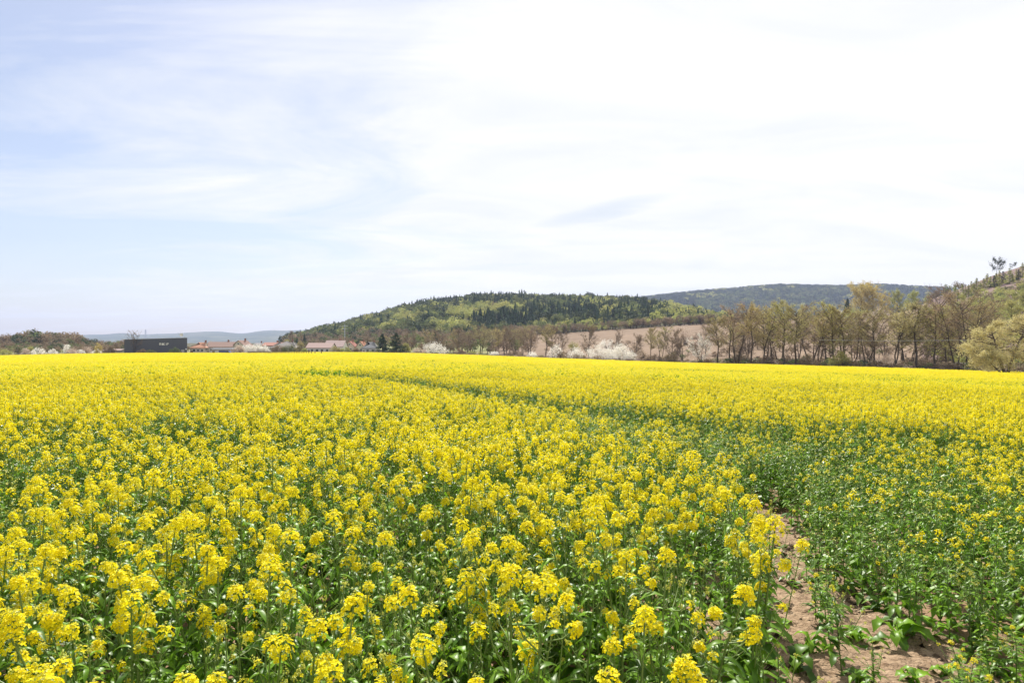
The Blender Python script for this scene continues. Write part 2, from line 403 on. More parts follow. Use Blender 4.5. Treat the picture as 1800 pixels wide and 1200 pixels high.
def plant(seed, h, nb, lod, nl, bloom=1.0, spread=1.0):
    """returns stem, foliage, [flower heads] as MBs"""
    g = np.random.default_rng(seed); st, fo, hd = MB(), MB(), []
    ln = g.normal(0, .05, 2); ts = np.linspace(0, 1, 6)
    main = np.c_[ln[0] * ts ** 2 * h + g.normal(0, .004, 6), ln[1] * ts ** 2 * h + g.normal(0, .004, 6), ts * h]
    k = {0: 6, 1: 3}.get(lod, 3); tpt = lambda t: A([np.interp(t, ts, main[:, c]) for c in range(3)])
    st.tube(main, np.linspace(.006, .002, 6) * (1 + .4 * (h > 1)), k, 0, .3)
    tips = [(main[-1], A([ln[0], ln[1], 1]), 1.0)]
    for i in range(nb):
        t = g.uniform(.38, .86); p = tpt(t); az = g.random() * 6.283; d = A([math.cos(az), math.sin(az), 0]); top = h * g.uniform(.74, .99) if i < nb * .6 else h * g.uniform(.45, .85)
        dz = max(.06, top - p[2]); rr = g.uniform(.05, .15) * spread
        P = A([p, p + d * rr * .6 + A([0, 0, dz * .35]), p + d * rr + A([0, 0, dz])]); st.tube(P, [.003, .0025, .0015], max(3, k - 2), 0, .5)
        tips.append((P[-1], unit(P[-1] - P[-2]), g.uniform(.3, .85) if i < nb * .55 else g.uniform(.1, .35)))
        leaf(fo, g, p, az + g.normal(0, .4), g.uniform(.06, .13), g.uniform(.015, .03), g.uniform(.3, 1.2), 3 if lod == 0 else 2)
    for P, ax, sz in tips:
        sz *= bloom
        hb = MB(); Rr = (.009 + .020 * sz * g.uniform(.8, 1.2) if lod == 0 else .011 + .025 * sz) * g.uniform(.85, 1.15); n = int({0: 30, 1: 21, 2: 12, 3: 5}[lod] * sz * g.uniform(.85, 1.15)) + (sz > .1)
        if sz < .05: Rr = .009; n = 0
        raceme(hb, g, P, ax, Rr, n, lod, min(1, sz + .3)); hd.append(hb)
        if lod == 0: pods(st, g, P, ax, int(5 + 9 * sz), .035)
    for i in range(nl):
        t = g.uniform(.05, .92) ** 1.0; p = tpt(t); big = 1 - t
        L = (.055 + .115 * big) * g.uniform(.6, 1.3); leaf(fo, g, p, g.random() * 6.283, L, L * (.19 + .17 * big), g.uniform(.1, 1.3), {0: 5, 1: 3}.get(lod, 2), big > .35 and lod == 0)
    return st, fo, hd


def low_tuft(seed, n, L, lod):
    g = np.random.default_rng(seed); fo = MB()
    for i in range(n): leaf(fo, g, (g.normal(0, .02), g.normal(0, .02), .01 + g.random() * L * .7), g.random() * 6.283, L * g.uniform(.6, 1.2), L * .38, g.uniform(.6, 1.6), 5 if lod == 0 else 3, True)
    st = MB(); st.tube([(0, 0, -.02), (0, 0, L * .8)], [.004, .002], 4, 0, .5); return st, fo, []


# nearest plants: full detail, every one an object with parts
def source_thing(parts):
    st, fo, hd = parts; t = empty('rapeseed_plant', (0, 0, 0), 'rapeseed plant', 'plant', 'rapeseed plants nearest the camera')
    st.build('stem', CROP, t, True); fo.build('foliage', CROP, t, True)
    for h in hd: h.build('flower_head', CROP, t)
    return t


def patch(seed, size, n, lod, hmean, heads, nleaf):
    g = np.random.default_rng(seed); m = MB()
    for i in range(n):
        x, y = g.uniform(-size / 2, size / 2, 2); h = hmean * g.uniform(.86, 1.1)
        for j in range(heads):
            dx, dy = g.normal(0, .06, 2); hh = h if j == 0 else h * g.uniform(.74, .99); Rr = g.uniform(.032, .055) * (1 if j < 2 else .75)
            raceme(m, g, (x + dx, y + dy, hh), (0, 0, 1), Rr, {2: 10, 3: 5}[lod] - (j > 1) * 2, lod)
    k = n * nleaf; C = np.c_[g.uniform(-size / 2, size / 2, (k, 2)), hmean * g.uniform(.25, .88, k)]
    m.quads(C, g.normal(size=(k, 3)) + A([0, 0, .5]), g.uniform(.07, .15, k), g.random(k), 1, .45, g)
    return m


pool = Pool('rape_crop'); near_tall, near_green, near_low = [], [], []
for i in range(10): near_tall.append(plant(100 + i, 1.02 + .03 * (i % 5), 6 + i % 4, 0, 38))
for i in range(5): near_green.append(plant(200 + i, .74 + .05 * (i % 3), 7, 0, 34, [.0, .5, .0, .0, .0][i], 1.3))
for i in range(4): near_low.append(low_tuft(300 + i, 9, .12 + .02 * i, 0))


def combine(parts):
    m = MB(); m.merge(parts[0]); m.merge(parts[1]); [m.merge(h) for h in parts[2]]; return m


I_T = [pool.put(combine(plant(400 + i, 1.02 + .03 * (i % 5), 6 + i % 4, 1, 22)), CROP) for i in range(8)]
I_G = [pool.put(combine(plant(500 + i, .74 + .05 * (i % 3), 7, 1, 30, [.0, .5, .0, .0, .0][i], 1.3)), CROP) for i in range(5)]
I_L = [pool.put(combine(low_tuft(600 + i, 8, .12, 1)), CROP) for i in range(2)]
PS = 1.5
I_P2 = [pool.put(patch(700 + i, PS + .3, 38, 2, 1.02, 3, 20), CROP) for i in range(5)]
I_P2G = [pool.put(patch(720 + i, PS + .3, 24, 2, .94, 3, 34), CROP) for i in range(2)]
I_P3 = [pool.put(patch(740 + i, PS + .3, 38, 3, 1.02, 4, 10), CROP) for i in range(4)]
I_P3G = [pool.put(patch(760 + i, PS + .3, 16, 3, .92, 3, 26), CROP) for i in range(2)]
I_FN = [pool.put(combine(p), CROP) for p in near_tall]       # full-detail ones that stand just outside the frame
I_FG = [pool.put(combine(p), CROP) for p in near_green]

# where things grow (ground places in metres, seen from above)
XL = [(-3, .5), (0, .5), (1.5, .45), (2.5, .84), (4, 1.48), (5, 1.74), (6.6, 1.95), (7.9, 1.6), (9.8, .8), (13, -.1), (17.8, -3), (26, -8.5), (40, -17)]
XR = [(-3, 9), (3.9, 9), (4.2, 6.3), (8.4, 6.3), (10.4, 6.0), (10.8, 4.5), (12.6, 3.15), (17.2, 0), (29, -6.3), (40, -13)]
SL = [(0, .6), (1.5, .72), (2.5, 1.02), (4.1, 1.55), (5, 1.80), (5.5, 1.9), (6.7, 2.28), (8.4, 2.85)]
SR = [(0, 1.1), (2.5, 1.65), (3.4, 2.15), (4.1, 2.6), (5, 2.7), (5.5, 2.5), (6.7, 2.75), (8.4, 3.5)]
TRAM = [[(-160, 270), (-80, 150), (-48, 107)], [(-152, 270), (-74, 150), (-43.5, 107)],
        [(-240, 250), (-150, 160), (-90, 100)], [(-8, 250), (-2, 150), (1, 90)], [(30, 200), (32, 120), (30, 70), (22, 34)], [(33, 200), (35, 120), (33, 70), (25, 34)],
        [(90, 190), (75, 120), (52, 70), (28, 34)]]


def tramdist(x, y):
    d = np.full(np.shape(x), 99.)
    for T in TRAM:
        for (a, b), (c, e) in zip(T[:-1], T[1:]):
            vx, vy = c - a, e - b; t = np.clip(((x - a) * vx + (y - b) * vy) / (vx * vx + vy * vy), 0, 1); d = np.minimum(d, np.hypot(x - a - t * vx, y - b - t * vy))
    return d


g = np.random.default_rng(3)
sp = .212; R1 = 32
X, Y = np.meshgrid(np.arange(-30, 30, sp), np.arange(-3, R1 + 1, sp)); X = X.ravel() + g.uniform(-.11, .11, X.size); Y = Y.ravel() + g.uniform(-.11, .11, Y.size)
keep = (np.hypot(X, Y) < R1) & (np.hypot(X, Y) > .75) & ((np.abs(X) < .86 * Y + 1.6)) & ~((np.abs(X) < .75) & (Y < .6) & (Y > -1.2))
X, Y = X[keep], Y[keep]; n = len(X)
wob = (vnoise(X, Y, .5, 1) - .5) * .35; xl, xr, sl, sr = ip(Y, XL) + wob, ip(Y, XR) + wob, ip(Y, SL) + wob * .6, ip(Y, SR) + wob * .8
soil = (X > sl) & (X < sr) & (Y < 8.5); tall = ((X < xl) | (X > xr)) & ~soil; strip = ~tall & ~soil
w = np.clip((X - ip(Y, SR)) / np.maximum(ip(Y, XR) - ip(Y, SR), .3), 0, 1); w = np.where(Y > 8.5, np.maximum(w, .38), w); w = np.where(X < sl, .35, w)
u = g.random(n); dens = vnoise(X, Y, 1.6, 2) * .6 + vnoise(X, Y, .6, 4) * .4
kind = np.zeros(n, int)                                   # 0 none 1 tall 2 green 3 low
kind[tall] = np.where(u[tall] < np.interp(Y[tall], [2, 5, 10], [.60, .74, .88]) - 1.5 * np.clip(.5 - dens[tall], 0, 1), 1, 2)
kind[strip] = np.where(u[strip] < np.interp(Y[strip], [12, 21], [0, .75]) + .012 + .42 * np.clip((w[strip] - .16) * 1.9, 0, 1) ** 1.5, 1, 2)
kind[soil] = np.where(u[soil] < .30, 3, np.where(u[soil] > .95, 2, 0)); hs_soil = soil
gap = (vnoise(X, Y, .75, 15) < .27) & (g.random(n) < .7) & ~soil; kind[gap & tall] = 0
hs = np.where(tall, .90 + .18 * vnoise(X, Y, 2.2, 6) + g.normal(0, .035, n), (.70 + .42 * w) * g.uniform(.85, 1.15, n))
hs = np.where((kind == 1) & strip, (.62 + .3 * w), hs); hs = np.where(kind == 2, np.where(tall, 1.22 * np.minimum(hs, 1.05), np.minimum(hs * 1.12, 1.15)), hs)
hs = np.where((Y < 4.2) & (X > ip(Y, XL) + .1) & (kind == 2), np.minimum(hs, .40 + .14 * g.random(n)), hs); kind[(Y < 4.2) & (X > ip(Y, XL) + .15) & (kind == 1)] = 2
hs = np.where(soil & (kind == 2), g.uniform(.25, .5, n), hs); hs = np.where(kind == 3, .35 + 1.3 * g.random(n) ** 2, hs)
ex = A([(2.0, 4.1, 2, .78), (2.06, 4.35, 2, .7), (2.18, 4.85, 2, .6), (2.02, 3.75, 2, .5), (2.42, 5.2, 2, .6), (2.62, 4.55, 3, 1.3), (2.38, 4.0, 3, 1.2), (1.72, 4.1, 3, 1.1), (2.0, 5.5, 1, .5), (2.28, 6.1, 2, .42), (1.66, 4.9, 2, .45), (2.34, 5.7, 2, .5), (2.3, 4.6, 3, 1.3), (2.02, 3.95, 3, 1.1), (2.9, 3.9, 2, .5), (2.5, 5.75, 2, .5), (2.1, 6.6, 2, .45), (2.45, 6.5, 3, 1.5)])
X, Y, kind, hs = np.r_[X, ex[:, 0] - .02], np.r_[Y, ex[:, 1]], np.r_[kind, ex[:, 2].astype(int)], np.r_[hs, ex[:, 3]]
ok = kind > 0; X, Y, kind, hs = X[ok], Y[ok], kind[ok], hs[ok]; n = len(X); Z = G(X, Y) - .01
rz = g.random(n) * 6.283; tl = g.normal(0, .07, (n, 2)); pick = g.integers(0, 1000, n)
hgt = hs * np.where(kind == 1, 1.08, np.where(kind == 2, .8, .16))
inframe = (np.abs(X) / np.maximum(Y, .1) < .80) & ((CZ - Z - hgt) / np.maximum(Y, .1) < .52)
score = np.where(inframe, Y - np.where(kind == 3, 1.0, 0), 1e9); order = np.argsort(score); near = np.zeros(n, bool); near[order[:296]] = True
NS = {1: [source_thing(p) for p in near_tall], 2: [source_thing(p) for p in near_green], 3: [source_thing(p) for p in near_low]}
used = set()


def plabel(x, y, k, pr):
    nh = len([c for c in NS[k][pr].children if c.name.startswith('flower_head')]); u_ = x / y
    if k == 3: return 'low leafy tuft on the bare reddish soil at the lower right'
    where = 'at the lower left corner' if u_ < -.45 else 'left of the bottom middle' if u_ < -.12 else 'at the bottom middle' if u_ < .14 else 'beside the bare soil' if x < ip(y, XL) + .3 else 'on the bare soil patch' if x < ip(y, SR) else 'right of the bare soil'
    row = 'front rows' if y < 3.1 else 'rows behind'
    if k == 2: return f'leafy green rapeseed plant with small buds {where}, {row}'
    return f'rapeseed plant with {"many" if nh > 5 else "few"} yellow flower heads {where}, {row}'


for i in np.nonzero(near)[0]:
    k = int(kind[i]); pr = int(pick[i]) % len(NS[k]); src = NS[k][pr]; lab = plabel(X[i], Y[i], k, pr); s = float(hs[i]); sc = (min(1.1, .35 + s * .7),) * 2 + (s,)
    loc = (float(X[i]), float(Y[i]), float(Z[i])); grp = 'rapeseed plants nearest the camera'
    if (k, pr) not in used:
        used.add((k, pr)); src.location = loc; src.rotation_euler = (float(tl[i, 0]), float(tl[i, 1]), float(rz[i])); src.scale = sc; src['label'] = lab
    else: dup(src, loc, float(rz[i]), sc, lab, grp, (float(tl[i, 0]), float(tl[i, 1])))
for k in NS:
    for pr, s in enumerate(NS[k]):
        if (k, pr) not in used:
            for c in list(s.children): bpy.data.objects.remove(c)
            bpy.data.objects.remove(s)
f_ = ~near; mid = np.hypot(X, Y) < 5.5
idx = np.where(kind == 1, np.where(mid, A(I_FN)[pick % len(I_FN)], A(I_T)[pick % len(I_T)]), np.where(kind == 2, np.where(mid, A(I_FG)[pick % len(I_FG)], A(I_G)[pick % len(I_G)]), A(I_L)[pick % len(I_L)]))
wide = np.minimum(1.1, .35 + hs * .7)
near_tab = (np.c_[X, Y, Z][f_], idx[f_], np.c_[tl, rz][f_], np.c_[wide, wide, hs][f_])
X, Y = np.meshgrid(np.arange(-330, 330, PS), np.arange(0, 275, PS)); X = X.ravel() + g.uniform(-.3, .3, X.size); Y = Y.ravel() + g.uniform(-.3, .3, Y.size)
D_ = ip(900 + F * X / np.maximum(Y, .1), DEP); rr = np.hypot(X, Y)
keep = (rr > R1 - .2) & (Y < D_ - 1) & (np.abs(X) < .92 * Y + 3); X, Y, rr = X[keep], Y[keep], rr[keep]; n = len(X)
td = tramdist(X, Y); nz = vnoise(X, Y, 9, 8) * .5 + vnoise(X, Y, 3, 9) * .5; u = g.random(n)
thin = (nz < .37 + .1 * (u - .5)) | (td < .9); gone = (td < .45) & (u < .8)
X, Y, rr, thin, u = X[~gone], Y[~gone], rr[~gone], thin[~gone], u[~gone]; n = len(X); pick = g.integers(0, 1000, n); lod2 = rr < 75
idx = np.where(lod2, np.where(thin, A(I_P2G)[pick % 2], A(I_P2)[pick % 5]), np.where(thin, A(I_P3G)[pick % 2], A(I_P3)[pick % 4]))
far_tab = (np.c_[X, Y, G(X, Y) - .01], idx, np.c_[np.zeros((n, 2)), g.integers(0, 4, n) * math.pi / 2 + g.normal(0, .2, n)], np.repeat((1 + g.normal(0, .03, n) + .08 * (vnoise(X, Y, 12, 12) - .5))[:, None], 3, 1))
scatter('rapeseed_crop', pool, *cat_(near_tab, far_tab), 'dense yellow flowering rapeseed crop filling the field from the front rows to the tree line')

# bare soil on the wheel track
xs, ys = np.arange(.5, 4.3, .025), np.arange(1.6, 8.8, .025); X, Y = np.meshgrid(xs, ys)
soilw = np.clip(1 - np.maximum(ip(Y, SL) - .35 - X, X - ip(Y, SR) - .35) / .25, 0, 1) * np.clip((8.7 - Y) / .5, 0, 1)
cl = vnoise(X, Y, .05, 20) * .5 + vnoise(X, Y, .11, 21) * .9 + vnoise(X, Y, .3, 22) * .9
Zs = G(X, Y) - .03 + soilw * (.03 + .034 * cl + .022 * np.maximum(0, vnoise(X, Y, .07, 23) - .6) * 4)
m = len(xs); i, j = np.meshgrid(np.arange(len(ys) - 1), np.arange(m - 1), indexing='ij'); k = (i * m + j).ravel()
mb = MB(); mb.add(np.stack([X, Y, Zs], -1).reshape(-1, 3), np.c_[k, k + 1, k + m + 1, k + m]); tag(mb.build('bare_soil', M_soil, smooth=True), kind='structure')
cp = Pool('soil_clod')
for q in range(5):
    g = np.random.default_rng(800 + q); b = MB(); th, ph = np.meshgrid(np.linspace(0, 2 * math.pi, 8)[:-1], [.5, 1.1, 1.8]); r = 1 + g.normal(0, .2, th.shape)
    v = np.stack([np.cos(th) * np.sin(ph) * r, np.sin(th) * np.sin(ph) * r, np.cos(ph) * r * .65], -1).reshape(-1, 3); v = np.r_[v, [[0, 0, .7]]]
    f = [(a * 7 + c, (a + 1) * 7 + c, (a + 1) * 7 + (c + 1) % 7, a * 7 + (c + 1) % 7) for a in range(2) for c in range(7)]; b.add(v, f); b.add(v[[0, 1, 2, 3, 4, 5, 6, 21]], [(c, (c + 1) % 7, 7) for c in range(7)]); cp.put(b, [M_soil])
g = np.random.default_rng(9); n = 16000; Y = g.uniform(2, 8.2, n); X = ip(Y, SL) - .2 + g.random(n) * (ip(Y, SR) - ip(Y, SL) + .4); s = .006 + .036 * g.random(n) ** 4
scatter('soil_clods', cp, np.c_[X, Y, G(X, Y) + .012], g.integers(0, 5, n), g.random((n, 3)) * 6, s, 'loose reddish brown clods of dry soil on the bare wheel track')

lp = Pool('dry_stalk')
for q in range(3): b = MB(); b.tube([(0, 0, 0), (.5, .03 * q, .02), (1, -.05 + .06 * q, .05)], [.014, .012, .008], 4, 0, .9); lp.put(b, [M_straw])
g = np.random.default_rng(19); n = 700; Y = g.uniform(2, 8.2, n); X = ip(Y, SL) - .3 + g.random(n) * (ip(Y, SR) - ip(Y, SL) + .6)
scatter('stalk_litter', lp, np.c_[X, Y, G(X, Y) + .025], g.integers(0, 3, n), np.c_[g.normal(0, .15, (n, 2)), g.random(n) * 6.28], .03 + .12 * g.random(n) ** 2, 'bleached stalk litter lying on the bare soil')


# ------------------------------------------------------------------ trees
def grow_tree(seed, H, spread, t0=.3, nl=14, leaves=1500, lsize=.2, trunks=1, droop=0.0, wob=.05, round_=.6, lean=0.0, r0=.016, twigs=5, dome=False):
    """trunk+limbs (MB), crown of twigs (slot 0) and leaves (slot 1)"""
    g = np.random.default_rng(seed); tr, cr = MB(), MB(); tipsC = []
    for q in range(trunks):
        az = g.random() * 6.283; ln = lean + (g.uniform(.1, .3) if trunks > 1 else g.normal(0, .04)); h = H * (g.uniform(.8, 1) if q else 1) * .96
        if lean: az = math.pi
        ts = np.linspace(0, 1, 8); off = np.cumsum(g.normal(0, wob * H / 8, (8, 2)), 0); off[0] = 0
        P = np.c_[math.cos(az) * ln * h * ts ** 1.2 + off[:, 0], math.sin(az) * ln * h * ts ** 1.2 * (0 if lean else 1) + off[:, 1], ts * h - .15]
        tr.tube(P, H * r0 * (1 - ts * .82) / (1 + .3 * (trunks - 1)), 6, 0, g.random())
        for i in range(nl // trunks + 2):
            t = t0 + (1 - t0) * (i + g.random()) / (nl // trunks + 2); t = min(t, .98); p = A([np.interp(t, ts, P[:, c]) for c in range(3)]); a2 = g.random() * 6.283
            tt = (t - t0) / (1 - t0); prof = math.sin(math.pi * min(.97, max(.12, .25 + .68 * tt) if not dome else .5 + .42 * tt)) ** round_
            L = spread / 2 * prof * g.uniform(.75, 1.15); up = g.uniform(.5, 1.0) * (1 - droop) + .5 * tt * (1 - droop)
            s5 = np.linspace(0, 1, 5)[:, None]; d = A([math.cos(a2), math.sin(a2), 0]); lim = p + d * L * s5 + A([0, 0, 1]) * L * (up * s5 ** 1.3 - droop * .7 * s5 ** 2.2) + g.normal(0, .04 * L, (5, 3)) * s5
            tr.tube(lim, H * r0 * .32 * (1 - s5[:, 0] * .8), 4, 0, g.random())
            for j in range(twigs):
                u_ = g.uniform(.25, 1); b = A([np.interp(u_, s5[:, 0], lim[:, c]) for c in range(3)]); dd = unit(d * .6 + g.normal(0, .55, 3) + A([0, 0, .45 - droop])); l2 = L * g.uniform(.25, .5) * (1.1 - .4 * u_) + .15
                cr.tube([b, b + dd * l2 * .5, b + dd * l2 + A([0, 0, .1 - .3 * droop]) * l2], [H * .0028, H * .002, H * .0008], 3, 0, g.random()); tipsC.append((b, dd, l2))
    T = len(tipsC); w = g.integers(0, T, leaves); B = A([t[0] for t in tipsC])[w]; DD = A([t[1] for t in tipsC])[w]; LL = A([t[2] for t in tipsC])[w]
    C = B + DD * (LL * g.uniform(.1, 1.25, leaves))[:, None] + g.normal(0, .13, (leaves, 3)) * LL[:, None] + g.normal(0, lsize * .8, (leaves, 3)) - A([0, 0, 1]) * (droop * LL * .4 * g.random(leaves))[:, None]
    tw = g.random(T); cr.quads(C, g.normal(size=(leaves, 3)), lsize * g.uniform(.5, 1.3, leaves), np.clip(tw[w] * .7 + g.random(leaves) * .3, 0, 1), 1, .6, g)
    return tr, cr


def bush(seed, W, H, n, lsize, k=9):
    """a broad shrub: many stems from the ground ending in clumps of leaves"""
    g = np.random.default_rng(seed); tr, cr = MB(), MB(); cl = []
    for i in range(k * 3):
        a = g.random() * 6.283; r = math.sqrt(g.random()) * .9; hh = H * (1 - .75 * r * r) * g.uniform(.65, 1.0); e = A([math.cos(a) * r * W / 2, math.sin(a) * r * W / 2 * .7, hh])
        if i < k * 2: tr.tube([(e[0] * .35, e[1] * .35, -.1), (e[0] * .6, e[1] * .6, hh * .5), e], [.035 * H ** .5, .02, .008], 3, 0, g.random())
        cl.append((e * A([1, 1, .86]), min(W, H) * g.uniform(.14, .26)))
    w = g.integers(0, len(cl), n); C = A([c[0] for c in cl])[w]; s = A([c[1] for c in cl])[w][:, None]; d = g.normal(size=(n, 3)); d /= np.linalg.norm(d, axis=1)[:, None]
    P = C + d * s * g.uniform(.3, 1.15, (n, 1)); P[:, 2] = np.abs(P[:, 2]); P2 = np.c_[P[:, 0] * .8, P[:, 1] * .8, P[:, 2] * g.uniform(.1, .9, n)]; lo = g.random(n) < .25; P[lo] = P2[lo]
    cr.quads(P, d + g.normal(0, .6, (n, 3)), lsize * g.uniform(.5, 1.3, n), np.clip(g.random(len(cl))[w] * .6 + g.random(n) * .4, 0, 1), 1, .7, g); return tr, cr


def spruce(seed, H, W, n=1800, ls=.35, tiers=16):
    g = np.random.default_rng(seed); tr, cr = MB(), MB(); tr.tube([(0, 0, -.2), (0, 0, H * .6), (0, 0, H)], [H * .016, H * .008, .01], 6, 0, .3)
    for t in range(tiers):
        f = (t + .5) / tiers; z0 = H * (.06 + .9 * f); rad = W / 2 * (1 - f) ** .85 + .1
        for q in range(7):
            a = g.random() * 6.283; L = rad * g.uniform(.7, 1.15); d = A([math.cos(a), math.sin(a), 0]); m = max(4, int(n / tiers / 7 * (.4 + 1.3 * (1 - f)))); s = np.sqrt(g.random(m))
            C = A([0, 0, z0]) + d * (L * s)[:, None] + np.c_[g.normal(0, .10 * L, (m, 2)) * s[:, None], -L * .28 * s + L * .22 * s ** 3 + g.normal(0, .10, m)]
            tr.tube([(0, 0, z0), A([0, 0, z0 - L * .14]) + d * L * .9], [.03, .01], 3, 0, .4); cr.quads(C, g.normal(size=(m, 3)) + A([0, 0, .6]), ls * g.uniform(.5, 1.2, m), g.random(m), 1, .5, g)
    return tr, cr


def tree_thing(name, parts, leafm, loc, label, cat, group=None, rz=0.0, sc=1.0):
    t = empty(name, loc, label, cat, group, rz, sc); parts[0].build('trunk', M_bark, t, True); parts[1].build('crown', [M_twig, leafm], t); return t


# two trees of ordinal words for labels
ORD = 'first second third fourth fifth sixth seventh eighth ninth tenth eleventh twelfth thirteenth fourteenth fifteenth sixteenth seventeenth eighteenth nineteenth twentieth'.split() + ['twenty-' + w for w in 'first second third fourth fifth sixth seventh eighth ninth'.split()]


def place(proto, H0, px, dep, ytop, label, wf=1.0, group=None, first=None):
    """put a copy of proto (built H0 tall) so that it stands on the ground at this place and reaches its real height"""
    x, y, z = at(px, dep); H = CZ + (YH - ytop) / F * dep - z; s = H / H0
    return dup(proto, (x, y, z), R.random() * 6.283, (s * wf, s * wf, s), label, group)


def kill(o):
    for c in list(o.children): bpy.data.objects.remove(c)
    bpy.data.objects.remove(o)


# alders along the far edge of the field, right half
AL = [tree_thing('alder_tree', grow_tree(900 + i, 14, [6.5, 5.5, 8, 6, 7][i], .40, 20, 4000, .24, [1, 1, 2, 1, 2][i], wob=.09, twigs=9), M_alder, (0, 0, 0), 'x', 'tree') for i in range(5)] + [tree_thing('alder_tree', grow_tree(920 + i, 14, [6, 7.5][i], .36, 22, 3300, .24, [2, 1][i], wob=.1, twigs=9), [M_catkin, M_goldal][i], (0, 0, 0), 'x', 'tree') for i in range(2)]
BR = [tree_thing('bare_tree', grow_tree(930 + i, 10, [6, 7.5, 5][i], .2, 22, 3000, .2, [2, 3, 1][i], wob=.07, twigs=9), M_brown, (0, 0, 0), 'x', 'tree') for i in range(3)]
alders = [(1262, 562, 8), (1283, 556, 14), (1298, 541, 6), (1318, 540, 5), (1340, 541, 10), (1358, 544, 20), (1376, 539, 7), (1398, 542, 5), (1420, 545, 16), (1436, 548, 9), (1452, 553, 22), (1466, 543, 7), (1484, 545, 6), (1500, 552, 18), (1520, 556, 8),
          (1538, 550, 6), (1570, 543, 8), (1590, 555, 24), (1612, 536, 8), (1640, 548, 10), (1662, 553, 20), (1678, 524, 9), (1702, 528, 14), (1725, 540, 30)]
for q, (px, yt, off) in enumerate(alders):
    place(AL[[0, 1, 5, 3, 2, 4, 6, 0, 5, 2, 1, 6, 3, 4, 5, 0, 2, 4, 1, 6, 3, 5, 2, 0][q]], 14, px, float(fD(px)) + off, yt, f'tall thin-crowned olive brown alder behind the field, {ORD[q]} rightward from the white blossoming tree', R.uniform(.95, 1.25), 'alders along the right edge of the field')
back = [(1292, 566), (1315, 560), (1349, 564), (1372, 566), (1404, 562), (1430, 570), (1458, 572), (1480, 566), (1512, 571), (1530, 575), (1556, 574), (1584, 570), (1602, 564), (1628, 566), (1652, 558), (1690, 550), (1716, 552), (1745, 556)]
for q, (px, yt) in enumerate(back):
    place(BR[q % 3], 10, px, float(fD(px)) + 30 + 8 * (q % 3), yt, f'bare brown tree standing behind the alders, {ORD[q]} from the left of the back row', R.uniform(1.0, 1.35), 'bare trees behind the alders')
mids = [(652, 596, 60), (676, 592, 70), (718, 588, 45), (732, 585, 80), (756, 582, 60), (775, 583, 40), (796, 580, 60), (806, 578, 25), (830, 578, 50), (846, 576, 30), (862, 577, 45), (878, 580, 28), (896, 574, 60), (905, 579, 30), (918, 577, 40), (932, 583, 28), (958, 576, 30), (971, 575, 40), (984, 578, 50)]
for q, (px, yt, off) in enumerate(mids):
    place((BR + AL[2:4])[(q * 3 + 1) % 5], [10, 10, 10, 14, 14][(q * 3 + 1) % 5], px, float(fD(px)) + off, yt, f'brown leafless tree behind the middle of the field, {ORD[q]} rightward from the two dark spruces' if q > 1 else f'brown leafless tree {"left of" if q == 0 else "behind"} the two dark spruces', R.uniform(.95, 1.3), 'bare trees behind the middle of the field')
singles = [(1035, 574, 30, 'slim pale brown tree standing alone before the ploughed field left of the white blossoms', 1, BR[2], 10), (1082, 583, 60, 'brownish tree behind the large white blossoming bushes', .9, BR[0], 10), (1118, 590, 25, 'short brown tree just right of the white blossoming bushes', 1, BR[2], 10),
           (1142, 578, 14, 'left one of two adjoining olive alders right of the white bushes', .9, AL[1], 14), (1160, 577, 12, 'right one of two adjoining olive alders right of the white bushes', .9, AL[4], 14), (1180, 586, 16, 'purplish brown bare tree midway to the white blossoming tree', 1, BR[1], 10), (1200, 585, 12, 'purplish brown bare tree just left of the white blossoming tree', 1.1, BR[0], 10),
           (1240, 575, 60, 'brown bare tree rising behind the white blossoming tree', 1, BR[1], 10)]
for px, yt, off, lb, wf, pr, h0 in singles: place(pr, h0, px, float(fD(px)) + off, yt, lb, wf)

# white blossom
def mk(name, cat, label, px, dep, ytop, wpx, seed, m, n=3200, ls=.22, k=12, group=None):
    x, y, z = at(px, dep); H = (CZ + (YH - ytop) / F * dep - z) * 1.12; W = wpx / F * dep * 1.15; n = int(n * 1.2)
    return tree_thing(name, bush(seed, W, H, n, ls, k), m, (x, y, z), label, cat, group)


for px, off, yt, w, lb in [(762, 10, 602, 52, 'broad low white blossoming bush at the field edge right of the dark spruces'), (738, 14, 610, 26, 'small dull pinkish bush at the left foot of the broad white bush'), (869, 8, 615, 15, 'small white blossoming bush low at the field edge, leftmost before the brown trees'),
                           (935, 8, 618, 20, 'small white blossoming bush low at the field edge, second before the brown trees'), (977, 9, 607, 28, 'round white blossoming bush at the left end of the white row'), (996, 12, 611, 22, 'pinkish white thin bush, second from the left in the white row'), (1013, 9, 609, 26, 'white blossoming bush, third from the left in the white row'),
                           (1052, 8, 601, 42, 'large white blossoming bush in the middle of the white row'), (1075, 10, 607, 24, 'white blossoming bush between the two largest of the white row'), (1090, 8, 602, 38, 'large white blossoming bush near the right end of the white row'), (1108, 10, 617, 22, 'low white blossoming bush at the right end of the white row'), (1128, 12, 621, 18, 'thin pale bush right of the white row')]:
    d = float(fD(px)) + off; mk('blossoming_bush', 'bush', lb, px, d, yt, w, int(px), M_pink if 'pinkish' in lb or 'thin' in lb else M_bloss, 2600 if w > 30 else 1500, .26, 10, 'blossoming bushes along the field edge')
x, y, z = at(1231, float(fD(1231)) + 5); H = CZ + (YH - 592) / F * y - z
tree_thing('blossoming_tree', grow_tree(1500, H, 6.2, .16, 22, 2700, .2, 2, twigs=8, round_=.5), M_bloss, (x, y, z), 'upright white blossoming tree at the field edge before the alders', 'tree')
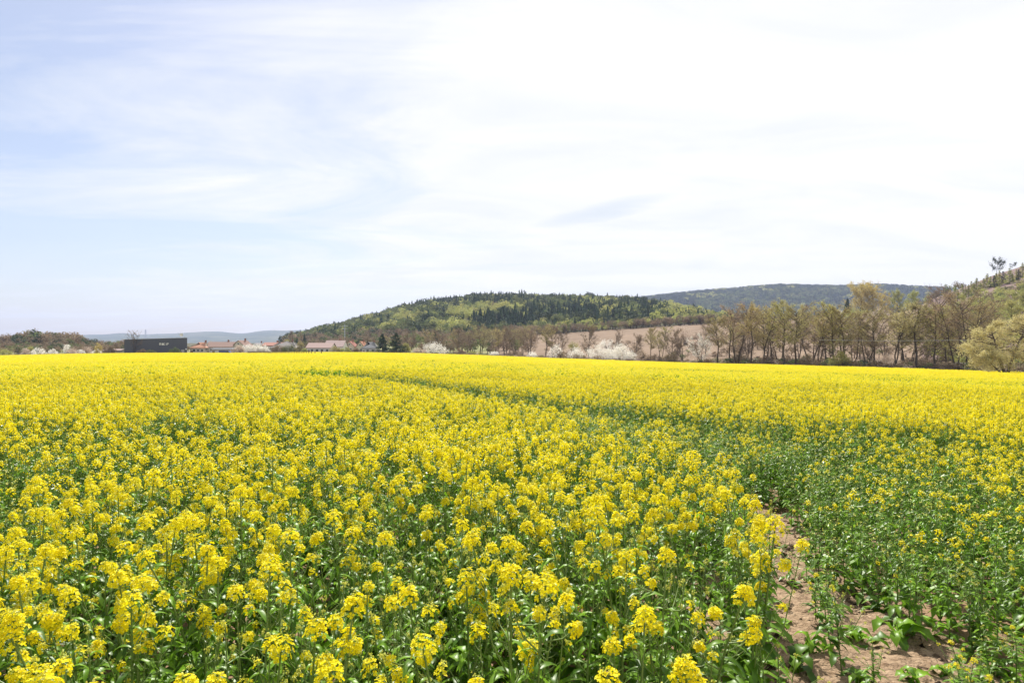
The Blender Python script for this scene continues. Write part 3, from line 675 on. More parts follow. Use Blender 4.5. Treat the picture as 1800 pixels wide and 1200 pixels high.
for px, dep, yt, w, m, lb in [(1068, 300, 596, 26, M_bloss, 'half hidden white bush beside a dark hollow on the ploughed slope'), (1205, 290, 566, 22, M_pink, 'pale pinkish blossoming tree at the near side of the ploughed field'), (1218, 320, 585, 26, M_pink, 'pale beige bush behind the white blossoming tree')]:
    mk('blossoming_bush', 'bush', lb, px, dep, yt, w, int(px) + 3, m, 1500, .28)
for px, off, yt, w, m, lb in [(1007, 70, 600, 20, M_fresh, 'small olive green bush on the ploughed slope'), (808, 12, 613, 24, M_brown, 'low grey brown bush right of the broad white bush'), (832, 10, 616, 34, M_fresh, 'low green bush at the field edge below the brown trees'), (905, 10, 616, 34, M_brown, 'brownish round bush between the two small white bushes'),
                              (1150, 8, 622, 36, M_brown, 'grey brown bush below the two adjoining alders'), (1180, 8, 620, 34, M_brown, 'dark brown bush left of the white blossoming tree'), (1480, 4, 616, 34, M_fresh, 'bright yellow green bush in front of the alders at the field edge'), (1462, 6, 628, 30, M_fresh, 'low olive bush left of the bright yellow green bush'),
                              (1560, 12, 622, 40, M_pink, 'pale beige dry bush between the alder trunks'), (1420, 10, 622, 40, M_brown, 'dry brown bush between the alder trunks left of the bright bush'), (1300, 12, 618, 40, M_brown, 'grey brown bush at the foot of the leftmost alders'), (1350, 10, 624, 36, M_brown, 'low dark bush at the foot of the alders'), (1625, 10, 626, 40, M_brown, 'brown bush at the alder feet left of the willow')]:
    mk('bush', 'bush', lb, px, float(fD(px)) + off, yt, w, int(px) + 9, m, 1600, .26)

# the big willow at the right edge
x, y, z = at(1768, 112)
t = empty('willow_tree', (x, y, z), 'broad yellow beige willow with leaning limbs at the right edge of the field', 'tree'); tr, cr = MB(), MB()
for q, (ln, hh, sp_) in enumerate([(1.05, 5.6, 6.5), (.35, 9.3, 7.5), (-.45, 10.4, 8)]):
    a, b = grow_tree(1600 + q, hh, sp_, 0.3, 18, 9500, .18, 1, droop=.45, wob=.06, lean=ln, r0=.03, twigs=10, dome=True); tr.merge(a); cr.merge(b)
tr.build('trunk', M_bark, t, True); cr.build('crown', [M_twig, M_willow], t)

# two dark spruces and other evergreens
SP = tree_thing('spruce_tree', spruce(1700, 10, 5.6, 3800, .5, 18), M_spruce, (0, 0, 0), 'x', 'tree'); SP2 = tree_thing('spruce_tree', spruce(1701, 10, 6.4, 3800, .5, 16), M_spruce, (0, 0, 0), 'x', 'tree')
place(SP, 10, 672, 275, 585, 'left one of the two dark spruces beside the slate roofed house', 1.5); place(SP2, 10, 696, 268, 583, 'right and broader one of the two dark spruces beside the slate roofed house', 1.7)
place(SP, 10, 646, 330, 592, 'small dark spruce behind the slate roofed house', .5); place(SP2, 10, 765, 330, 579, 'dark spruce rising behind the brown trees, right of the pair', .8)
place(SP, 10, 1490, 440, 523, 'dark conifer at the upper edge of the ploughed field left of the golden trees', 1.0); place(SP2, 10, 492, 420, 589, 'lone dark conifer behind the village before the far blue ridge', 1.1)
place(SP, 10, 522, 420, 590, 'narrow dark conifer behind the village beside the hill foot', .6); place(SP, 10, 535, 440, 585, 'dark conifer at the left foot of the wooded hill', .7)
# columnar poplars behind the village
PP = tree_thing('poplar_tree', grow_tree(1750, 10, 1.3, .08, 26, 700, .22, 1, wob=.01, twigs=4), M_brown, (0, 0, 0), 'x', 'tree')
for px, yt, lb in [(509, 580, 'left'), (515, 580.5, 'middle'), (530.5, 582, 'right')]: place(PP, 10, px, 430, yt, f'slim dark columnar poplar behind the village, {lb} one of three', 1.3, 'columnar poplars behind the village')
# golden and light green trees at the upper edge of the ploughed field
RD = [tree_thing('round_tree', grow_tree(1800 + i, 12, [9, 8][i], .12, 26, 7500, .32, 1, twigs=9, round_=.35), [M_gold, M_fresh][i], (0, 0, 0), 'x', 'tree') for i in range(2)]
for px, dep, yt, pr, wf, lb in [(1512, 440, 508, 0, 1.15, 'left one of two golden round trees on the field crest'), (1533, 436, 507, 0, 1.1, 'right one of two golden round trees on the field crest'), (1556, 440, 522, 0, .8, 'small orange brown tree right of the golden trees'), (1578, 430, 516, 1, .95, 'light green round tree on the crest, left of its twin'),
                                (1604, 400, 517, 1, 1.0, 'light green round tree on the crest above the alders'), (1630, 410, 520, 1, .8, 'pale green tree at the foot of the right hillside')]:
    place(RD[pr], 12, px, dep, yt, lb, wf)
for px, dep, yt, w, m, lb in [(1478, 430, 544, 22, M_bloss, 'small white bush on the field crest'), (1497, 425, 541, 26, M_fresh, 'yellow green bush on the field crest below the dark conifer'), (1520, 420, 541, 30, M_fresh, 'yellow green bush below the golden trees'), (1548, 415, 541, 34, M_pink, 'pale grey blossoming bush below the golden trees'), (1528, 405, 548, 30, M_pink, 'low whitish bush on the crest edge')]:
    mk('bush', 'bush', lb, px, dep, yt, w, int(px) + 21, m, 1200, .42)
# crooked pine on the right skyline
x, y, z = at(1751, 430); H = CZ + (YH - 459) / F * y - z
tree_thing('pine_tree', grow_tree(1850, H, 7.5, .4, 12, 1500, .5, 1, wob=.12, twigs=6), M_pine, (x, y, z), 'dark crooked pine standing on the right skyline', 'tree')
x, y, z = at(1776, 436); H = CZ + (YH - 463) / F * y - z
tree_thing('pine_tree', grow_tree(1851, H, 3.2, .5, 8, 350, .4, 1, lean=-.5, wob=.1, twigs=4), M_pine, (x, y, z), 'small leaning pine beside the crooked pine on the skyline', 'tree')
# shrubs and trees of the right hillside
RH = [(1652, 340, 506, BR[1], 10, 1.1), (1668, 330, 508, BR[0], 10, 1.2), (1640, 350, 520, BR[2], 10, 1.4), (1695, 300, 521, RD[1], 12, .9), (1712, 290, 524, RD[1], 12, .9), (1735, 280, 526, RD[1], 12, .9), (1760, 290, 528, RD[1], 12, 1.1), (1785, 280, 522, RD[1], 12, 1.2), (1720, 240, 538, RD[1], 12, 1.2), (1748, 230, 540, RD[1], 12, 1.2), (1778, 235, 534, RD[1], 12, 1.2), (1800, 250, 520, RD[1], 12, 1.2)]
for q, (px, dep, yt, pr, h0, wf) in enumerate(RH): place(pr, h0, px, dep, yt, (f'greyish bare tree at the foot of the right hillside, {ORD[q]} of three' if q < 3 else f'light yellow green small tree on the right hillside, {ORD[q-3]} from the left'), wf, 'small trees on the right hillside')
g = np.random.default_rng(31)
LR = [tree_thing('young_conifer', spruce(1900 + i, 7, 3.2, 900, .5, 9), [M_pine, M_fresh][i], (0, 0, 0), 'x', 'tree') for i in range(2)]
for q in range(26):
    px = 1668 + q * 5.6 + g.uniform(-1.5, 1.5); dep = 372 + g.uniform(-8, 8); x, y, z = at(px, dep); h = g.uniform(5.5, 9); s = h / 7
    dup(LR[int(g.random() < .7)], (x, y, z), g.random() * 6, (s * 1.3, s * 1.3, s), f'young conifer in the row on the right hillside, {ORD[q]} from the left', 'young conifers in a row on the right hillside')

# ------------------------------------------------------------------ woods far off: each one mass
def low_round(seed, n, sq=1.0):
    g = np.random.default_rng(seed); m = MB(); m.tube([(0, 0, -.05), (0, 0, .5)], [.03, .015], 4, 0, .3); c = g.normal(size=(9, 3)); c /= np.linalg.norm(c, axis=1)[:, None]; c = c * A([.22, .22, .24]) + A([0, 0, .62]); w = g.integers(0, 9, n)
    d = g.normal(size=(n, 3)); d /= np.linalg.norm(d, axis=1)[:, None]; P = c[w] + d * A([.19, .19, .17]) * sq * g.uniform(.7, 1.05, (n, 1)); m.quads(P, d + g.normal(0, .4, (n, 3)), .10 * g.uniform(.6, 1.3, n), np.clip(g.random(9)[w] * .6 + g.random(n) * .4, 0, 1), 1, .7, g); return m


def low_spruce(seed, tiers=7):
    g = np.random.default_rng(seed); m = MB(); m.tube([(0, 0, -.05), (0, 0, .98)], [.02, .004], 3, 0, .3)
    for t in range(tiers):
        f = t / tiers; z = .12 + .84 * f; r = .2 * (1 - f) + .03; k = 9; a = np.sort(g.random(k) * 6.283); e = a + .35
        for q in range(k):
            rr = r * g.uniform(.7, 1.25); m.add([(0, 0, z + .15), (math.cos(a[q] - .3) * rr * .8, math.sin(a[q] - .3) * rr * .8, z - .02), (math.cos(a[q]) * rr, math.sin(a[q]) * rr, z - .05), (math.cos(e[q]) * rr * .8, math.sin(e[q]) * rr * .8, z)], [(0, 1, 2, 3)], g.random(), 1)
    return m


wp = Pool('wood_tree')
W_S = [wp.put(low_spruce(2000 + i), [M_bark, M_spruce]) for i in range(4)]
W_P = [wp.put(low_round(2010 + i, 170, .8), [M_bark, M_pine]) for i in range(3)]
W_F = [wp.put(low_round(2020 + i, 170), [M_bark, M_fresh]) for i in range(3)]
W_L = [wp.put(low_round(2030 + i, 150, .8), [M_bark, M_larch]) for i in range(3)]
W_B = [wp.put(low_round(2040 + i, 190), [M_bark, M_brown]) for i in range(4)]
W_W = [wp.put(low_round(2050 + i, 150), [M_bark, M_pink]) for i in range(1)]
ALLW = [W_S, W_P, W_F, W_L, W_B, W_W]


def wood(name, px0, px1, d0, d1, sp_, chooser, hfun, label, seed, wf=1.0):
    g = np.random.default_rng(seed); n = int((uof(px1) - uof(px0)) * (d1 * d1 - d0 * d0) / 2 / sp_ ** 2)
    dep = np.sqrt(g.uniform(d0 * d0, d1 * d1, n)); px = g.uniform(px0, px1, n); x = uof(px) * dep; z = G(x, dep); yb = yimg(x, dep, z)
    c = chooser(px, dep, yb, g, x); ok = c >= 0; x, dep, z, c, px = x[ok], dep[ok], z[ok], c[ok], px[ok]; n = len(x); h = hfun(px, dep, c, g)
    r3 = g.integers(0, 60, n); idx = A([ALLW[int(c[i])][int(r3[i]) % len(ALLW[int(c[i])])] for i in range(n)])
    return scatter(name, wp, np.c_[x, dep, z], idx, np.c_[g.normal(0, .03, (n, 2)), g.random(n) * 6.283], np.c_[h * wf * np.where(c == 0, .95, 1.0), h * wf * np.where(c == 0, .95, 1.0), h], label)


def ell(px, y, cx, cy, a, b): return ((px - cx) / a) ** 2 + ((y - cy) / b) ** 2 < 1


def ch_hill1(px, dep, yb, g, x):
    n = len(px); u = g.random(n); nz = vnoise(x, dep, 60, 30); nf = vnoise(x, dep, 22, 31)
    c = np.where(u < .50, 0, np.where(u < .82, 1, 3)); c = np.where((nz > .55) & (u < .4), 3, c); c = np.where((nf > .66) & (u > .55), 2, c)
    lowz = yb > ip(px, [(500, 594), (560, 590), (650, 583), (750, 580), (850, 588), (900, 588), (1000, 582), (1150, 570), (1300, 560)]) - 5 * nz + 14; c = np.where(lowz & (px < 1300), np.where(u < .74, 4, np.where(u < .86, 3, 1)), c)
    c = np.where((px < 690) & ~lowz & (u < .28), 3, c)
    for e in ((822, 563, 40, 11), (872, 551, 46, 6), (795, 585, 40, 6), (715, 568, 22, 9)): c = np.where(ell(px, yb, *e), np.where(u < .6, 2, np.where(u < .85, 3, 4)), c)
    for e in ((890, 574, 60, 10), (1010, 560, 90, 10), (860, 542, 40, 6)): c = np.where(ell(px, yb, *e) & (u < .9), 0, c)
    c = np.where((px > 1180) & (u < .35) & ~lowz, 2, c)
    return np.where((px > 1290) | (px < 470), -1, c)


wood('hillside_forest', 500, 1300, 458, 1080, 5.4, ch_hill1, lambda px, dep, c, g: np.where(c == 0, 10.5, np.where(c == 4, 7.5, 9)) * np.exp(g.normal(0, .16, len(px))) * np.where(dep < 500, .78, 1) * np.where(dep > 960, g.choice([.82, .95, 1.12], len(px)), 1), 'mixed spruce and birch forest covering the wooded hill in the middle', 41, 1.15)


def ch_hill2(px, dep, yb, g, x):
    n = len(px); u = g.random(n); nz = vnoise(x, dep, 150, 33); nf = vnoise(x, dep, 50, 34); c = np.where(u < .8, 0, 1); c = np.where((nz > .62) & (u < .35), 3, c); c = np.where((nf > .8) & (u > .7), 2, c); return c


wood('distant_forest', 1040, 1720, 1750, 2700, 9.5, ch_hill2, lambda px, dep, c, g: 15 * g.uniform(.7, 1.2, len(px)), 'blue green forest covering the distant hill at the right', 42, 1.5)
wood('hill_foot_wood', 1260, 1700, 455, 620, 7, lambda px, dep, yb, g, x: np.where(g.random(len(px)) < .5, 4, np.where(g.random(len(px)) < .5, 0, 3)), lambda px, dep, c, g: 7 * g.uniform(.6, 1.1, len(px)), 'brownish wood beyond the crest of the ploughed field', 43)
wood('left_wood', -60, 218, 290, 470, 5.6, lambda px, dep, yb, g, x: np.where(g.random(len(px)) < .74, 4, np.where(g.random(len(px)) < .6, 3, 1)), lambda px, dep, c, g: (5 + 2.8 * ip(px, [(-60, .6), (0, .45), (30, 1.0), (60, 1.7), (125, 1.7), (160, .3), (220, .2)]) * (dep > 380)) * g.uniform(.6, 1.1, len(px)) * (1 + (dep > 400) * .1), 'grey brown wood behind the left part of the field', 44, 1.1)
wood('village_trees', 215, 700, 370, 450, 8, lambda px, dep, yb, g, x: np.where(g.random(len(px)) < .6, 4, np.where(g.random(len(px)) < .6, 3, 1)), lambda px, dep, c, g: (3.0 + 3 * (px > 540)) * g.uniform(.5, 1.25, len(px)), 'low brown and olive trees behind the village roofs', 45, 1.2)
wood('hedgerow', 900, 1300, 440, 462, 3.2, lambda px, dep, yb, g, x: np.where(g.random(len(px)) < .62, 4, np.where(g.random(len(px)) < .7, 3, 2)), lambda px, dep, c, g: 6 * g.uniform(.6, 1.15, len(px)), 'long brown and olive hedgerow along the top of the ploughed field', 46, 1.15)
wood('brown_copse', 690, 960, 285, 445, 7.5, lambda px, dep, yb, g, x: np.where(px + 0 * x > 930 + (dep - 285) * .1, -1, np.where(g.random(len(px)) < .78, 4, 3)), lambda px, dep, c, g: 6.5 * g.uniform(.6, 1.2, len(px)), 'mass of brown leafless trees at the foot of the wooded hill', 47, 1.2)
wood('hillside_scrub', 1600, 2000, 165, 335, 3.8, lambda px, dep, yb, g, x: np.where((px < 1640) & (dep < 300), -1, np.where(g.random(len(px)) < .55, 2, np.where(g.random(len(px)) < .6, 3, 4))), lambda px, dep, c, g: 4.2 * g.uniform(.5, 1.2, len(px)), 'light green scrub over the lower right hillside', 48, 1.4)


wood('slope_scrub', 950, 1700, 205, 330, 6.5, lambda px, dep, yb, g, x: np.where(g.random(len(px)) < ip(px, [(950, .35), (1120, .35), (1300, .5), (1700, .75)]) * ip(dep, [(205, 1), (260, .6), (330, .12)]), np.where(g.random(len(px)) < .7, 4, np.where(g.random(len(px)) < .5, 5, 3)), -1), lambda px, dep, c, g: 3.2 * g.uniform(.5, 1.3, len(px)), 'dry brown and pinkish scrub on the slope behind the alders', 49, 1.5)


def undergrowth():
    g = np.random.default_rng(51); n = 3000; px = g.uniform(-40, 1860, n); x0 = fD(px); dep = x0 + 3 + g.uniform(0, 1, n) ** 1.3 * np.where(px > 1240, 34, 22); x = uof(px) * dep
    h = np.where(px > 1240, g.uniform(.7, 3.4, n), np.where(px < 640, g.uniform(.5, 1.9, n), g.uniform(.6, 2.4, n))); u = g.random(n); c = np.where(u < .66, 4, np.where(u < .84, 3, np.where(u < .93, 1, 5)))
    idx = A([ALLW[int(k)][int(q) % len(ALLW[int(k)])] for k, q in zip(c, g.integers(0, 60, n))])
    scatter('undergrowth', wp, np.c_[x, dep, G(x, dep) - .2 * h], idx, np.c_[g.normal(0, .1, (n, 2)), g.random(n) * 6.283], np.c_[h * 1.5, h * 1.5, h], 'brown and olive undergrowth along the far edge of the field')


undergrowth()
# blossoming and green bushes before the left wood
for q, (px, yt, w, m) in enumerate([(8, 612, 26, M_fresh), (45, 611, 16, M_pink), (54, 607, 12, M_fresh), (68, 611, 24, M_bloss), (92, 613, 18, M_bloss), (118, 604, 14, M_bloss), (128, 611, 20, M_pink), (140, 615, 24, M_bloss), (154, 609, 18, M_pink), (174, 603, 14, M_gold), (170, 613, 14, M_bloss), (192, 612, 22, M_brown)]):
    kindw = {M_fresh: 'green', M_pink: 'pinkish beige', M_bloss: 'whitish blossoming', M_gold: 'golden olive'}.get(m, 'brown')
    mk('bush', 'bush', f'{kindw} bush at the foot of the left wood, {ORD[q]} from the left edge', px, float(fD(px)) + 12 + (q % 3) * 5, yt, w, 2200 + q, m, 700, .36, 8, 'bushes at the foot of the left wood')
# hedge and bushes of the village
for px, off, yt, w, m, lb in [(418, 14, 607, 24, M_pink, 'leftmost pale blossoming bush in the white hedge before the village roofs'), (436, 15, 604.5, 24, M_bloss, 'second white blossoming bush of the hedge before the village roofs'), (451, 16, 604.5, 20, M_bloss, 'third white blossoming bush of the hedge before the village roofs'), (465, 16, 606, 20, M_bloss, 'rightmost white blossoming bush of the hedge before the village roofs'),
                              (489, 22, 606, 24, M_brown, 'brown green bush before the large grey roof'), (508, 20, 604.5, 24, M_larch, 'olive bush in the village garden behind the picket fence'), (528, 22, 601.5, 18, M_alder, 'rounded olive brown bush left of the pink roofed house'), (536, 10, 612, 10, M_fresh, 'small bright green bush at the left end of the pink roofed house'),
                              (590, 12, 608, 22, M_alder, 'olive bush right of the pink roofed house'), (608, 12, 610, 20, M_fresh, 'pale green bush before the reddish roof'), (626, 12, 612, 20, M_brown, 'low brown bush before the orange roof'), (308, 8, 611, 20, M_larch, 'small pale bush at the foot of the dark hall'), (250, 8, 614, 20, M_brown, 'low brown bush left before the dark hall'), (265, 8, 615, 18, M_larch, 'low olive bush before the dark hall'), (690, 6, 612, 14, M_fresh, 'small green bush at the feet of the dark spruces'), (714, 10, 600, 14, M_fresh, 'pale green bush at the right side of the dark spruces'), (504, 60, 596, 16, M_fresh, 'light green tree-like bush behind the large grey roof'), (372, 60, 600, 18, M_gold, 'golden bush behind the long brown roof')]:
    mk('bush', 'bush', lb, px, 270 + off, yt, w, int(px) + 2300, m, 1500, .34, 10)
x, y, z = at(236, 283); H = CZ + (YH - 583) / F * y - z
tree_thing('bare_tree', grow_tree(2400, H, 6.5, .15, 26, 900, .16, 2, twigs=8), M_brown, (x, y, z), 'brown leafless tree before the left end of the dark hall', 'tree')

# ------------------------------------------------------------------ buildings
def plain(name, c, rough=.8, spec=.3, nz=None, c2=None): return mat(name, c, c2 or tuple(v * .85 for v in c), rough=rough, spec=spec, noise=nz or (1.5, .25))


M_glass = plain('window_glass', (.03, .04, .05), .15, .6); M_frame = plain('white_frame', (.75, .75, .73)); M_door = plain('brown_door', (.16, .09, .05)); M_chim = plain('chimney_brick', (.30, .16, .11))
M_white = plain('white_render', (.74, .72, .67)); M_cream = plain('cream_render', (.62, .56, .44)); M_greyw = plain('grey_render', (.40, .38, .36)); M_timber = plain('grey_timber', (.22, .17, .12), nz=(4, .2))
RF = {k: plain('roof_' + k, c, .75, .25, (2.5, .2), c2) for k, c, c2 in [('orange', (.33, .15, .08), (.27, .12, .07)), ('brown', (.15, .085, .065), (.20, .12, .095)), ('grey', (.12, .105, .10), (.17, .155, .15)), ('pink', (.25, .16, .14), (.20, .13, .115)), ('mauve', (.20, .135, .125), (.25, .175, .16)), ('red', (.27, .10, .065), (.22, .085, .06)), ('slate', (.055, .058, .07), (.085, .09, .10))]}


def house(px, dep, wpx, ytop, yeave, roof, wallm, label, gable=False, rz=0.0, depth=8.0, wins=3, door=True, chimney=True, hip=False):
    x, y, z = at(px, dep); k = dep / F; W = wpx * k; zt = CZ + (YH - ytop) * k - z; ze = CZ + (YH - yeave) * k - z
    t = empty('house', (x, y + depth / 2, z), label, 'house', 'village houses behind the field', rz); Wd, Dp = W * .92, depth; o = .35
    if gable: rw, rl, ax = W / 2, Dp / 2 + o, 1      # ridge runs along y, gable towards the field
    else: rw, rl, ax = Dp / 2 + o, W / 2, 0
    w_ = MB(); hx, hy = Wd / 2, Dp / 2; b = -.3
    if gable:
        v = [(-hx, -hy, b), (hx, -hy, b), (hx, -hy, ze), (0, -hy, zt - .15), (-hx, -hy, ze), (-hx, hy, b), (hx, hy, b), (hx, hy, ze), (0, hy, zt - .15), (-hx, hy, ze)]
    else:
        inr = hx if not hip else hx * .45
        v = [(-hx, -hy, b), (-hx, hy, b), (-hx, hy, ze), (-inr, 0, zt - .15), (-hx, -hy, ze), (hx, -hy, b), (hx, hy, b), (hx, hy, ze), (inr, 0, zt - .15), (hx, -hy, ze)]
    w_.add(v, [(0, 1, 2, 3, 4), (9, 8, 7, 6, 5)]); w_.add(v, [(0, 5, 6, 1), (1, 6, 7, 2), (4, 9, 5, 0)]); w_.build('wall', wallm, t)
    r = MB(); th = .16; hr = rl - (rw * 1.1 if hip else 0)
    # roof as two (or four) sloping slabs with thickness
    def P(a, b_, c): return (b_, a, c) if ax == 1 else (a, b_, c)
    sl = (zt - ze) / (rw - o if not gable else rw - o); e = ze - sl * 0 - .05
    top = [P(-rl, -rw, e), P(rl, -rw, e), P(hr, 0, zt), P(-hr, 0, zt), P(-rl, rw, e), P(rl, rw, e)]
    bot = [(a, b_, c - th) for a, b_, c in top]; vv = top + bot
    r.add(vv, [(0, 1, 2, 3), (3, 2, 5, 4), (6, 9, 8, 7), (9, 10, 11, 8), (0, 6, 7, 1), (4, 5, 11, 10)]); r.add(vv, [(1, 7, 8, 2), (2, 8, 11, 5), (0, 3, 9, 6), (3, 4, 10, 9)])
    if hip: r.add(vv, [(1, 2, 5), (0, 4, 3)])
    ro = r.build('roof', RF[roof], t)
    if chimney: MB().box((W * .18 if not gable else W * .12, Dp * .08, zt + .25), (.6, .6, 1.3)).build('chimney', M_chim, ro)
    for i in range(wins):
        cx = -hx + Wd * (i + .6 + (.5 if door else .0)) / (wins + (.8 if door else .2)); cz = max(1.5, ze - 1.15)
        if cx > hx - .6: continue
        fr = MB().box((cx, -hy - .03, cz), (1.25, .08, 1.15)).build('window', M_frame, t); MB().box((cx, -hy - .075, cz), (1.0, .03, .9)).build('pane', M_glass, fr)
    if gable: fr = MB().box((0, -hy - .03, (ze + zt) / 2 - .2), (.9, .08, .8)).build('window', M_frame, t); MB().box((0, -hy - .075, (ze + zt) / 2 - .2), (.7, .03, .6)).build('pane', M_glass, fr)
    if door: MB().box((-hx + .9, -hy - .03, .85), (1.0, .08, 2.1)).build('door', M_door, t)
    return t


house(347, 296, 29, 601.5, 611, 'orange', M_cream, 'low house with a bright orange hipped roof right of the dark hall', hip=True, depth=9)
house(384, 300, 50, 600.5, 609.5, 'brown', M_white, 'long house with a brown roof and white wall in the village', depth=9, wins=4)
house(419, 302, 27, 598, 609, 'brown', M_cream, 'gabled house with an orange brown roof rising behind the white hedge', gable=True, depth=10, wins=2)
house(452, 345, 14, 602.5, 606, 'grey', M_white, 'small far house with a pale gable above the white hedge', depth=7, wins=1, door=False)
house(476, 325, 32, 601.5, 607, 'red', M_greyw, 'house with a dull red roof right above the end of the white hedge', depth=8, wins=2)
house(497, 312, 50, 598.8, 611, 'grey', M_greyw, 'house with a broad grey brown hipped roof behind the garden bushes', hip=True, depth=12, wins=3)
house(560, 290, 46, 602.3, 611, 'pink', M_white, 'house with a low pinkish tiled roof and white wall behind the picket fence', depth=9, wins=4, chimney=False)
house(586, 306, 35, 598, 609, 'mauve', M_white, 'taller house with a mauve brown roof adjoining the pinkish roof', depth=10, wins=2)
house(614, 320, 22, 599.5, 609.5, 'red', M_cream, 'small house with a dark red pointed roof', hip=False, gable=True, depth=8, wins=1)
house(633, 316, 20, 599.5, 612, 'orange', M_cream, 'house with an orange gabled roof left of the slate roof', gable=True, depth=9, wins=1)
house(649, 292, 28, 601, 611.5, 'slate', M_white, 'white walled house with a dark slate roof left of the dark spruces', hip=True, depth=8, wins=2)
house(196, 300, 34, 613, 615.5, 'mauve', M_greyw, 'long low shed with a flat greyish roof left of the dark hall', depth=6, wins=1, chimney=False)
house(392, 285, 44, 611.3, 613.5, 'slate', M_white, 'low white garage row with a dark carport before the long brown roof', depth=6, wins=0, chimney=False, door=True)
x, y, z = at(397, 280)
t = empty('parked_van', (x, y, z), 'dark blue van parked before the white garages', 'van')
b = MB(); prof = [(-2.5, .35), (2.5, .35), (2.5, 1.1), (1.9, 1.25), (1.3, 2.0), (-2.5, 2.05)]; v = [(a, s, c) for s in (-.95, .95) for a, c in prof]; b.add(v, [tuple(range(6)), tuple(range(11, 5, -1))]); b.add(v, [(i, i + 6, (i + 1) % 6 + 6, (i + 1) % 6) for i in range(6)])
M_blue = plain('blue_paint', (.03, .06, .20), .3, .5); M_tyre = plain('tyre', (.02, .02, .02)); b.build('body', M_blue, t)
MB().box((1.15, -.97, 1.55), (.8, .04, .5)).build('window', M_glass, t)
for a in (-1.6, 1.6):
    for s in (-.9, .9):
        w = MB(); w.tube([(a, s - .1, .35), (a, s + .1, .35)], .35, 12); w.add([(a + .35 * math.cos(q * math.pi / 6), s - .1, .35 + .35 * math.sin(q * math.pi / 6)) for q in range(12)], [tuple(range(12))]); w.build('wheel', M_tyre, t)
# the dark hall
k = 292 / F; xr_, xl_ = uof(329) * 292, uof(222) * 300
t = empty('industrial_hall', (uof(329) * 292 - 10.5, 286.8, g1(uof(329) * 292, 290)), 'long dark grey metal clad hall with small light lettering behind the field', 'hall'); cx0, cy0, gz = t.location
M_clad = plain('dark_cladding', (.075, .082, .105), .45, .4, (.15, .3)); M_roofl = plain('pale_roof', (.62, .66, .72), .5)
zr, zl = CZ + (YH - 593.6) / F * 292 - gz, CZ + (YH - 596.6) / F * 281 - gz; dx = 10.5
v = [(-dx, -5.2, -.5), (dx, 5.2, -.5), (dx, 5.2, zr), (-dx, -5.2, zl), (-dx - 9.5, 14, -.5), (dx - 9.5, 24.4, -.5), (dx - 9.5, 24.4, zr + .1), (-dx - 9.5, 14, zl + .1)]
b = MB(); b.add(v, [(0, 1, 2, 3), (1, 5, 6, 2), (5, 4, 7, 6), (4, 0, 3, 7)]); nn = 44
for i in range(nn):
    f = (i + .5) / nn; b.box((-dx + 2 * dx * f, -5.2 + 10.4 * f - .04, (zl + (zr - zl) * f) / 2 - .1), (.1, .06, zl + (zr - zl) * f - .5), math.atan2(10.4, 2 * dx))
b.build('wall', M_clad, t)
b = MB(); rv = [(-dx - .1, -5.3, zl + .02), (dx + .1, 5.1, zr + .02), (dx - 9.5, 24.4, zr + .12), (-dx - 9.5, 14, zl + .12)]; b.add(rv + [(p[0], p[1], p[2] + .12) for p in rv], [(0, 1, 2, 3), (4, 7, 6, 5), (0, 4, 5, 1), (1, 5, 6, 2), (2, 6, 7, 3), (3, 7, 4, 0)])
rf = b.build('roof', M_roofl, t)
ang = math.atan2(10.4, 2 * dx); M_sign = plain('sign_white', (.75, .74, .68))
b = MB(); fx = (282 - 222) / 107.
def onw(f, off=-.12): return (-dx + 2 * dx * f, -5.2 + 10.4 * f + off)
zs = CZ + (YH - 604.7) / F * 295 - gz
for f0, pieces in ((.565, [(0, .5, .9, .25), (-.35, 0, .22, 1.1), (.35, 0, .22, 1.1), (0, -.02, .2, .8)]), (.605, [(0, 0, .8, 1.1)]), (.632, [(-.3, 0, .2, 1.1), (0, .4, .6, .25), (0, -.4, .6, .25)]), (.662, [(0, 0, .22, 1.1)]), (.685, [(-.25, 0, .22, 1.1), (.1, .35, .6, .5)])):
    X0, Y0 = onw(f0)
    for a, c, w_, h_ in pieces: b.box((X0 + a * .7, Y0 + a * .35, zs + c * .8), (w_ * .85, .1, h_ * .8), ang)
b.build('sign_lettering', M_sign, t)
d = MB(); th = np.linspace(0, 2 * math.pi, 13)[:-1]; rings = [(.05, 0), (.55, -.1), (.8, -.28)]; vv = [(r_ * math.cos(a), y_, r_ * math.sin(a)) for r_, y_ in rings for a in th]
d.add(A(vv) + A([dx - 2, 4.6, zr + 1.15]), [(i * 12 + j, i * 12 + (j + 1) % 12, (i + 1) * 12 + (j + 1) % 12, (i + 1) * 12 + j) for i in range(2) for j in range(12)]); d.tube([(dx - 2, 4.65, zr), (dx - 2, 4.65, zr + 1.1)], .06); d.build('satellite_dish', M_frame, rf)
for f0 in (.93,): X0, Y0 = onw(f0, -.06); MB().box((X0, Y0, 1.2), (1.2, .06, 2.4), ang).build('door', M_greyw, t)
X0, Y0 = onw(.985, -.08); MB().box((X0, Y0, 2.6), (.6, .15, .5), ang).build('wall_lamp', M_frame, t)
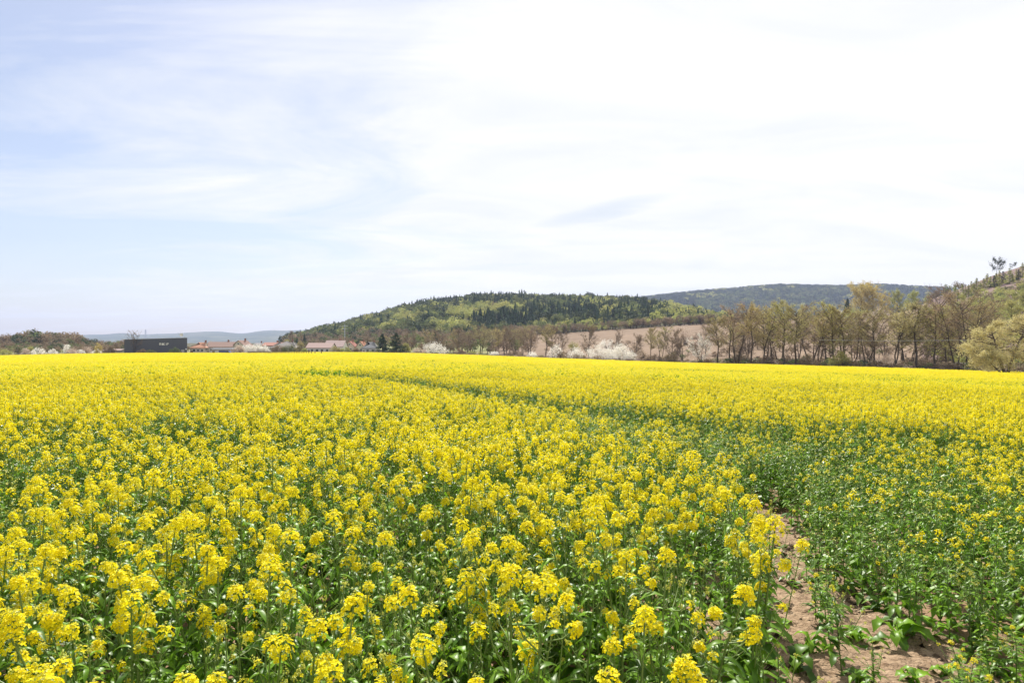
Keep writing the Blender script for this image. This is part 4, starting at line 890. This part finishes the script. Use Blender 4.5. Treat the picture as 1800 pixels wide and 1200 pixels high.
# picket fence of spaced posts
pts = [(436, 235), (470, 215), (505, 192), (540, 168), (565, 150)]; tt = 436 + 129 * (1 - (1 - np.linspace(0, 1, 52)) ** 1.0) ** .72 if 0 else 565 - 129 * np.linspace(0, 1, 52)[::-1] ** .62; dd = np.interp(tt, [p[0] for p in pts], [p[1] for p in pts])
x0, y0, z0 = at(565, 150); t = empty('post_fence', (x0, y0, z0), 'row of brown wooden fence posts at the far left edge of the yellow field', 'fence')
tops = []
for px, dep in zip(tt, dd):
    x, y, z = at(px, float(dep)); zt = CZ + (YH - (616.6 + (565 - px) * .004)) / F * dep
    MB().box((x - x0, y - y0, (z + zt) / 2 - z0), (.17, .17, zt - z)).build('post', M_timber, t); tops.append((x - x0, y - y0, z - z0 + (zt - z) * .55))
MB().tube(A(tops) + A([0, .14, 0]), .05, 4).build('rail', M_timber, t)
# lattice mast and pylon
def pylon(px, dep, ytop, w, label, c):
    x, y, z = at(px, dep); H = CZ + (YH - ytop) / F * dep - z; t = empty('pylon', (x, y, z), label, 'pylon'); b = MB(); n = 8; r = H * w
    for sx in (-1, 1):
        for sy in (-1, 1): b.tube([(sx * r, sy * r, -.3), (sx * r * .15, sy * r * .15, H)], H * .006, 4)
    for i in range(n):
        a, c_ = H * i / n, H * (i + 1) / n; ra, rc = r * (1 - .85 * i / n), r * (1 - .85 * (i + 1) / n)
        for s in (-1, 1): b.tube([(-ra, s * ra, a), (rc, s * rc, c_)], H * .004, 3); b.tube([(ra, s * ra, a), (-rc, s * rc, c_)], H * .004, 3); b.tube([(s * ra, -ra, a), (s * rc, rc, c_)], H * .004, 3)
    b.build('lattice', c, t); b = MB()
    for f in (.80, .93): b.tube([(-H * .13, 0, H * f), (H * .13, 0, H * f)], H * .007, 4)
    b.build('crossarm', c, t)


M_galv = plain('galvanised_steel', (.45, .48, .52), .5)
pylon(606, 430, 570, .03, 'pale slim lattice mast behind the village before the wooded hill', M_galv)
pylon(256, 3300, 579, .08, 'tiny power pylon on the far blue ridge above the dark hall', M_galv)
b = MB(); tq = np.linspace(0, 1, 20); pxs = 1440 + 260 * tq; b.tube(np.c_[uof(pxs) * 145, pxs * 0 + 145, CZ + (YH - 597.5 - 1.2 * np.sin(tq * math.pi)) / F * 145], .025, 4)
tag(b.build('overhead_cable', M_galv), 'thin pale overhead cable crossing the alder trunks left of the willow', 'cable')
for o in AL + BR + RD + LR + [SP, SP2, PP]: kill(o)

# ------------------------------------------------------------------ haze
hz = bpy.data.materials.new('haze'); hz.use_nodes = True; nt = hz.node_tree; nt.nodes.clear(); o_ = nt.nodes.new('ShaderNodeOutputMaterial'); v_ = nt.nodes.new('ShaderNodeVolumePrincipled')
v_.inputs['Color'].default_value = (.58, .68, 1, 1); v_.inputs['Density'].default_value = .00011; v_.inputs['Anisotropy'].default_value = .2; nt.links.new(v_.outputs[0], o_.inputs['Volume'])
b = MB(); b.box((0, 3100, 125), (13400, 6700, 290)); hb = b.build('haze', hz); tag(hb, kind='stuff'); hb['label'] = 'faint blue haze between the field and the distant hills'
